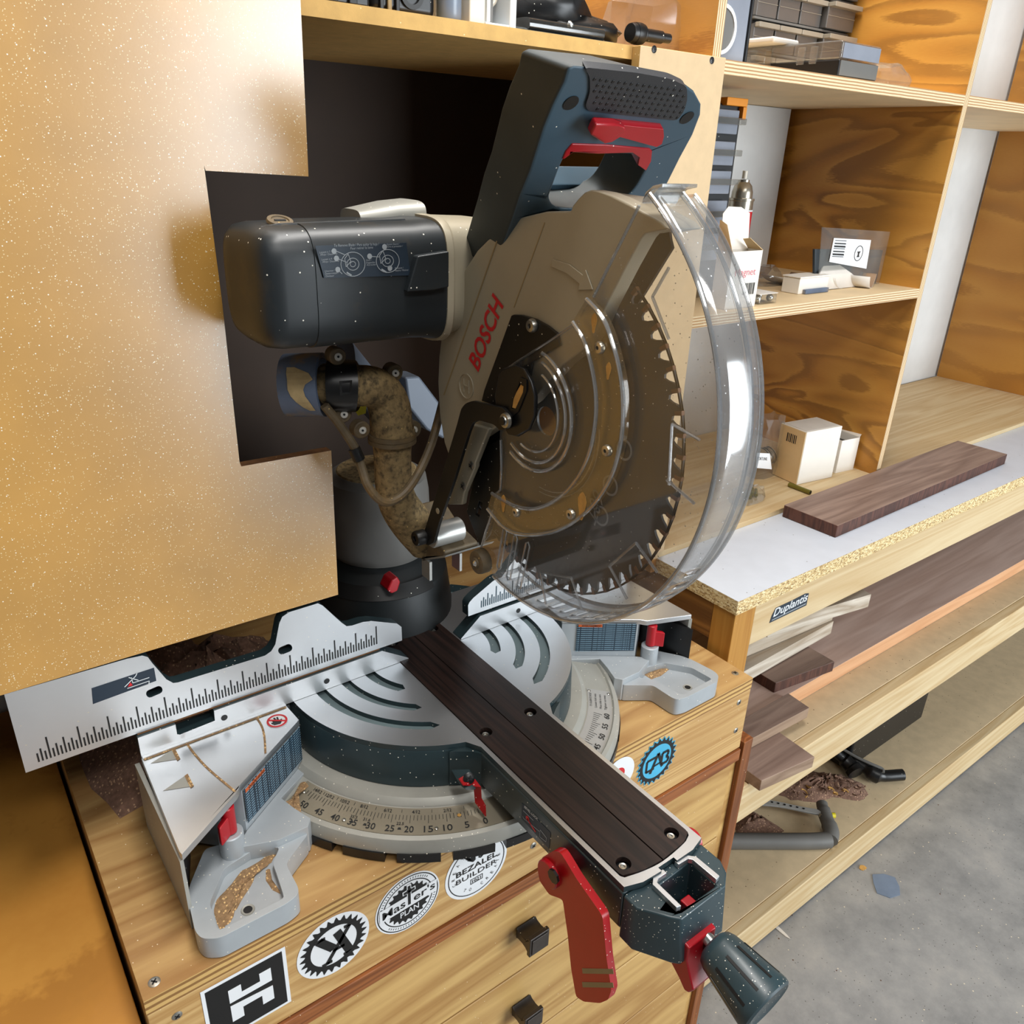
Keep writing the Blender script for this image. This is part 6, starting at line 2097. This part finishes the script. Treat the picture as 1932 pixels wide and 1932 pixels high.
# --- lower bay
LZ = .0122
f0, f1 = P(*px('K', 1172, 445), z=LZ), P(*px('K', 1427, 388), z=LZ)
ft0, ft1 = P(*px('K', 1240, 72), y=f0.y), P(*px('K', 1510, 5), y=f1.y)
hb_ = (ft0.z + ft1.z) / 2 - LZ
dirx = (f1 - f0).normalized()
diry = V((-dirx.y, dirx.x, 0))
t = thing('white_carton', 'white carton with torn brown corner in the lower bay', 'box', (f0 + f1) / 2)
w_ = (f1 - f0).length
c_ = (f0 + f1) / 2 + diry * .030 + V((0, 0, hb_ / 2))
obj('body', B().obox(c_, dirx * w_ / 2, diry * .030, V((0, 0, hb_ / 2))), MT['card'], t, bevel=.0012)
obj('printed_side', B().obox(f0 + diry * .030 + V((0, 0, hb_ / 2)) - dirx * .0008, dirx * .0004, diry * .029, V((0, 0, hb_ / 2 - .001))), MT['cardin'], t)
b = B()
for k in range(6):
    b.obox(f0 + diry * (.020 + .004 * k) + V((0, 0, hb_ * .80)) - dirx * .0014, dirx * .0002, diry * (.0007 + .0004 * (k % 2)), V((0, 0, .008)))
obj('barcode', b, MT['ink'], t, kind='stuff')
obj('top_label', B().obox(c_ + V((0, 0, hb_ / 2 + .0004)), dirx * w_ * .46, diry * .026, V((0, 0, .0002))), MT['paper'], t)
o0, o1 = P(*px('K', 1440, 372), z=LZ), P(*px('K', 1580, 330), z=LZ)
o0 = o0 + V((.012, .004, 0))
hz = P(*px('K', 1605, 105), y=o1.y).z - LZ
t = thing('open_carton', 'smaller white carton with open flap behind the torn one', 'box', (o0 + o1) / 2)
dx_ = (o1 - o0)
dn_ = dx_.normalized()
dv = V((-dn_.y, dn_.x, 0))
for nm, p, ax, ay in (('front_wall', o0 + dx_ / 2, dx_ / 2, dv * .0004), ('rear_wall', o0 + dx_ / 2 + dv * .07, dx_ / 2, dv * .0004), ('side_wall', o0 + dv * .035, dn_ * .0004, dv * .035), ('side_wall', o1 + dv * .035, dn_ * .0004, dv * .035)):
    obj(nm, B().obox(p + V((0, 0, hz / 2)), ax, ay, V((0, 0, hz / 2))), MT['card'], t)
obj('flap', B().prism([o1 + V((0, 0, hz)), o1 + dv * .07 + V((0, 0, hz)), o1 + dv * .065 + dn_ * .02 + V((0, 0, hz + .012)), o1 + dv * .01 + dn_ * .022 + V((0, 0, hz + .008))], (0, 0, .0006)), MT['card'], t)
obj('dark_contents', B().obox(o0 + dx_ / 2 + dv * .035 + V((0, 0, hz * .40)), dx_ * .46, dv * .030, V((0, 0, hz * .38))), MT['black'], t)
p0 = P(*px('K', 1010, 400), z=LZ)
t = thing('disc_bag', 'clear bag of stacked metal washers leaning on the torn carton', 'bag', p0)
bp_ = ring_pts(p0.x - .002, p0.y + .030, .034, .022)
baggy('bag_film', None, None, bp_, LZ, ((0, 1), (.02, 1.05), (.06, 1.0), (.10, .9), (.115, .75)), MT['bag'], 21, t)
for k in range(9):
    obj('washer', B().lathe([(.006, -.0006), (.017, -.0006), (.017, .0006), (.006, .0006), (.006, -.0006)], (p0.x - .006 + k * .0026, p0.y + .028, LZ + .036 + .0015 * math.sin(k * 1.7)), (.9, -.15, .3), 22), MT['steel'], t)
lt_ = [P(*px('K', a_, b_), y=p0.y + .003) for a_, b_ in ((880, 210), (975, 215), (990, 330), (875, 320))]
lto = obj('white_label', B().prism(lt_, (0, .0005, 0)), MT['sticker'], t)
text('lettering', 'FORTUNE', P(*px('K', 885, 262), y=p0.y + .003), P(*px('K', 955, 265), y=p0.y + .003), P(*px('K', 885, 240), y=p0.y + .003), MT['ink'], lto, (0, -1, 0), .0004)
p0 = P(*px('K', 850, 590), z=LZ)
t = thing('pin_bag', 'small flat clear bag of green pins at the front of the lower bay', 'bag', p0)
baggy('bag_film', None, None, ring_pts(p0.x + .012, p0.y + .022, .042, .022), LZ, ((0, 1), (.008, 1.02), (.016, .85), (.022, .5)), MT['bag'], 31, t)
for k in range(5):
    q0 = V((p0.x + .0 + k * .008, p0.y + .018 + .002 * (k % 2), LZ + .004 + .003 * (k % 2)))
    obj('pin', B().cyl(q0, q0 + V((.020, .016, .001)), .0028, 10), MT['olive'], t)
q0, q1 = P(*px('K', 1115, 440), z=LZ + .0042), P(*px('K', 1272, 500), z=LZ + .0042)
t = thing('brass_pen', 'olive brass tube lying in front of the torn carton', 'tube', ((q0 + q1) / 2))
obj('tube', B().cyl(q0, q1, .0042, 16, ch=.0004), MT['olive'], t)
obj('bore', B().cyl(q1, q1 + (q1 - q0).normalized() * .0004, .0030, 14), MT['ink'], t)
t = thing('black_clamp', 'black tool with chrome joint just behind the plywood divider', 'tool', (1.06, .10, LZ))
lump('body', (1.085, .11, LZ + .055), .05, .04, .055, MT['black'], t, 41, 14, .14, -.054)
obj('chrome_joint', B().cyl((1.045, .075, LZ + .020), (1.085, .075, LZ + .020), .010, 18, ch=.001), MT['steel'], t)
lump('film', (1.08, .10, LZ + .125), .05, .04, .02, MT['bag'], t, 43, 14, .2)

# --- walnut board on the white worktop
WZ = .0028
tb = [P(*px('K', a_, b_), z=WZ + .0215) for a_, b_ in ((1080, 590), (1470, 742))]
dl_ = V((1, .005, 0))
tb = [tb[0], tb[1], tb[1] + V((.62, .010, 0)), tb[0] + V((.62, .010, 0))]
o = obj('walnut_board', B().prism(tb, (0, 0, -.0213), mi=0, ms=1), [MT['walnut'], MT['walend']], None, bevel=.0012)
tag(o, 'dark walnut board lying on the white worktop', 'board')

# --- lumber on the middle shelf under the worktop
BZ2 = -.3483


def plank(label, pts, zt_, thick, m, m2=None, grp='boards stacked under the workbench', ext=None):
    q = [P(*p, z=zt_) for p in pts] if ext is None else ext
    o = obj('board', B().prism(q, (0, 0, -thick), mi=0, ms=1 if m2 else 0), [m, m2] if m2 else m, None, bevel=.0012)
    return tag(o, label, 'board', grp)


pa, pb = P(*z1(740, 1358), z=BZ2), P(*z1(1870, 832), z=BZ2)
yf = (pa.y + pb.y) / 2
zp = BZ2 + .0345
plank('long peach coloured plank lying at the bottom of the pile', None, zp, .034, MT['pink'], MT['peach'], ext=[V((.55, yf, zp)), V((2.2, yf, zp)), V((2.2, yf + .26, zp)), V((.55, yf + .26, zp))])
zl = BZ2 + .0220
lowp = [P(*z2(520, 1250), z=zl), P(*z2(1060, 1008), z=zl)]
dlow = P(*z2(740, 770), z=zl) - P(*z2(1060, 1008), z=zl)
plank('pale walnut board jutting out over the front rail', None, zl, .0215, MT['walnut'], MT['walnut2'], ext=[lowp[0], lowp[1], lowp[1] + V((.004, .074, 0)), lowp[0] + V((-.0, .074, 0))])
zk = zl + .0215
k1, k2 = P(*z1(890, 1478), z=zk), P(*z1(200, 1822), z=zk)
k3 = P(*z1(330, 1108), z=zk)
yk2 = yf - .004
plank('dark walnut board with a star-shaped knot under the worktop', None, zk, .0210, MT['walnut'], MT['walnut2'], ext=[V((.430, k2.y, zk)), V((k1.x, k1.y, zk)), V((k1.x + .004, yk2, zk)), V((.430, yk2, zk))])
zu = zp + .0220
u1, u2 = P(*z1(505, 1200), z=zu), P(*z1(1178, 955), z=zu)
plank('dark walnut offcut resting on the peach plank', None, zu, .0215, MT['walnut'], MT['walend'], ext=[u1, u2, u2 + V((.004, .085, 0)), u1 + V((.0, .085, 0))])
zg = zu
for k, (a0_, a1_, lab) in enumerate((((250, 1142), (1135, 632), 'lowest grey weathered board of the three under the apron'), ((330, 830), (1150, 480), 'middle grey weathered board of the three under the apron'), ((640, 610), (1560, 330), 'topmost grey weathered board of the three with a square end'))):
    zg += .0300
    g0, g1 = P(*z1(*a0_), z=zg - .028), P(*z1(*a1_), z=zg - .028)
    dn_ = (g1 - g0).normalized()
    dv = V((-dn_.y, dn_.x, 0))
    plank(lab, None, zg, .0285, MT['gray_wood'], ext=[V(((g0 - dn_ * .05).x, (g0 - dn_ * .05).y, zg)), V((g1.x, g1.y, zg)), V((g1.x, g1.y, zg)) + dv * .07, V(((g0 - dn_ * .05).x, (g0 - dn_ * .05).y, zg)) + dv * .07])

# --- things on the bottom shelf
TZ = -.7447
q = densify([P(*z2(a_, b_), z=TZ) for a_, b_ in ((560, 1360), (760, 1230), (960, 1160), (1180, 1190), (1330, 1200), (1560, 1290), (1610, 1400), (1500, 1450), (1250, 1420), (1080, 1470), (820, 1440))], 4)
heap('shavings_heap', q, TZ, .030, MT['sawdark'], None, 11, label='heap of reddish walnut shavings on the bottom shelf', cat='shavings')
q = densify([P(*z2(a_, b_), z=TZ) for a_, b_ in ((250, 1560), (380, 1540), (520, 1620), (760, 1760), (700, 1785), (260, 1785), (240, 1680))], 4)
heap('shavings_heap', q, TZ, .020, MT['sawdark'], None, 12, label='small heap of shavings inside the grey saw frame', cat='shavings')
rr = random.Random(5)
cur = thing('shaving_curls', 'loose curled shavings on top of the walnut heap', 'shavings', P(*z2(1180, 1260), z=TZ + .03))
cur['kind'] = 'stuff'
for k in range(26):
    c_ = P(*z2(rr.uniform(700, 1540), rr.uniform(1230, 1400)), z=TZ + rr.uniform(.014, .032))
    a0_ = rr.uniform(0, 6.28)
    obj('curl', B().tube([c_ + V((.008 * math.cos(a0_ + i * .7), .008 * math.sin(a0_ + i * .7), .002 * i)) for i in range(6)], .0016, 5), MT['tan'] if k % 4 == 0 else MT['sawdark'], cur)

# grey frame saw / rasp lying on its side
HZ = TZ + .017
fs = lambda a_, b_, dz_=0.0: P(*z2(a_, b_), z=HZ + dz_)
t = thing('surface_rasp', 'grey framed rasp with perforated metal blade lying on the bottom shelf', 'rasp', fs(900, 1800))
fr_pts = [fs(150, 1860), fs(700, 1862), fs(1180, 1862)]
obj('grip_bar', B().tube(spline([fs(60, 1860), fs(500, 1862), fs(1000, 1862), fs(1210, 1850)], 5), .0165, 14), MT['greyplastic'], t)
obj('end_arm', B().tube(spline([fs(1210, 1850), fs(1222, 1760, .002), fs(1175, 1630, .006), fs(1140, 1530, .010), fs(1130, 1480, .012)], 5), [.0165] * 8 + [.0145] * 7 + [.012] * 6, 14), MT['greyplastic'], t)
bl_ = [fs(1135, 1585, .012), fs(960, 1555, .012), fs(640, 1490, .012), fs(330, 1465, .012), fs(100, 1462, .012)]
bw = V((-.3, .95, .15)).normalized()
b = B()
sp_ = spline(bl_, 5)
b.loft([[p - bw * .013, p + bw * .013, p + bw * .013 + V((0, 0, .004)), p - bw * .013 + V((0, 0, .004))] for p in sp_])
blo = obj('metal_blade', b, MT['greylight'], t, bevel=.0006)
b = B()
for k in range(10):
    p = bl_[1].lerp(bl_[2], k / 5) if k < 5 else bl_[2].lerp(bl_[3], (k - 5) / 5)
    b.lathe([(0, .0002), (.0026, .0001), (.0028, -.0004)], p + bw * .004 + V((0, 0, .0043)), (0, 0, 1), 10)
obj('blade_holes', b, MT['ink'], blo, kind='stuff')
obj('tension_screw', B().cyl(fs(1228, 1600, .006), fs(1262, 1600, .006), .0058, 12), MT['yellow'], t)
obj('blade_pin', B().cyl(fs(1112, 1612, .01), fs(1112, 1612, .01) + V((0, 0, .006)), .0026, 10), MT['steel'], t)
# black glove-like handle and the grey case at the right
g0 = P(*z2(1480, 1150), z=TZ + .03)
t = thing('black_hand_tool', 'black tool with two padded handles beside the shavings heap', 'tool', V((g0.x, g0.y, TZ)))
obj('handle', B().tube(spline([P(*z2(a_, b_), z=TZ + h_) for a_, b_, h_ in ((1250, 940, .050), (1360, 1040, .034), (1440, 1120, .026), (1480, 1175, .022))], 5), [.012] * 5 + [.017] * 5 + [.020] * 6, 14), MT['black'], t)
obj('handle', B().tube(spline([P(*z2(a_, b_), z=TZ + h_) for a_, b_, h_ in ((1280, 920, .045), (1450, 1040, .034), (1620, 1150, .026), (1720, 1200, .022), (1950, 1190, .024))], 5), [.010] * 5 + [.014] * 5 + [.019] * 5 + [.013] * 6, 14), MT['black'], t)
obj('handle_rim', B().tube(spline([P(*z2(a_, b_), z=TZ + h_) for a_, b_, h_ in ((1290, 900, .060), (1480, 1010, .052), (1640, 1085, .046), (1740, 1130, .040), (1750, 1170, .036))], 5), .0035, 8), MT['greyplastic'], t)
cg = P(*z2(1720, 740), z=TZ + .12)
t = thing('grey_tool_case', 'grey tool case with white lettering at the right under the bench', 'case', (cg.x + .1, cg.y + .12, TZ))
bxo('body', cg.x - .045, cg.x + .30, cg.y + .03, .30, TZ, TZ + .085, MT['black'], t, .006)
bxo('lid', cg.x - .045, cg.x + .30, cg.y + .03, .30, TZ + .0855, TZ + .175, MT['greyplastic'], t, .006)
q0 = V((cg.x + .0, cg.y + .0298, TZ + .125))
text('lettering', 'MA', q0, q0 + V((.05, 0, 0)), q0 + V((0, 0, .018)), MT['whiteink'], t, (0, -1, 0), .0004, .02)

# --- bits on the concrete floor
for k, (u, v, w_, h_, lab, m) in enumerate(((1672, 1670, .035, .03, 'torn bluish paper scrap on the concrete floor', 'paper'), (1628, 1638, .010, .007, 'small tan wood chip near the bench rail on the floor', 'tan'), (1467, 1752, .004, .030, 'thin pale splinter on the floor below the rail', 'paper'))):
    c_ = P(u, v, z=FLOOR_Z)
    q = [c_ + V((w_ * math.cos(a) * rr.uniform(.7, 1.1), h_ * math.sin(a) * rr.uniform(.7, 1.1), .0004)) for a in [2 * PI * i / 8 for i in range(8)]]
    o = obj('floor_scrap', B().prism(q, (0, 0, .0015)), MT['bluebottle'] if k == 0 else MT[m], None)
    tag(o, lab, 'scrap')
# sawdust on the bench behind the fence and spilled by the feet
q = densify([V((-.36, .03, 0)), V((-.10, .03, 0)), V((-.07, .08, 0)), V((-.10, .25, 0)), V((-.30, .30, 0)), V((-.37, .2, 0))], 6)
heap('shavings_heap', q, BZ + .0002, .075, MT['sawdark'], None, 15, label='dark shavings piled on the bench behind the left fence', cat='shavings')
q = densify([P(1345, 1215, z=BZ), P(1375, 1240, z=BZ), P(1360, 1280, z=BZ), P(1345, 1290, z=BZ), P(1310, 1230, z=BZ)], 3)

bake_texts()
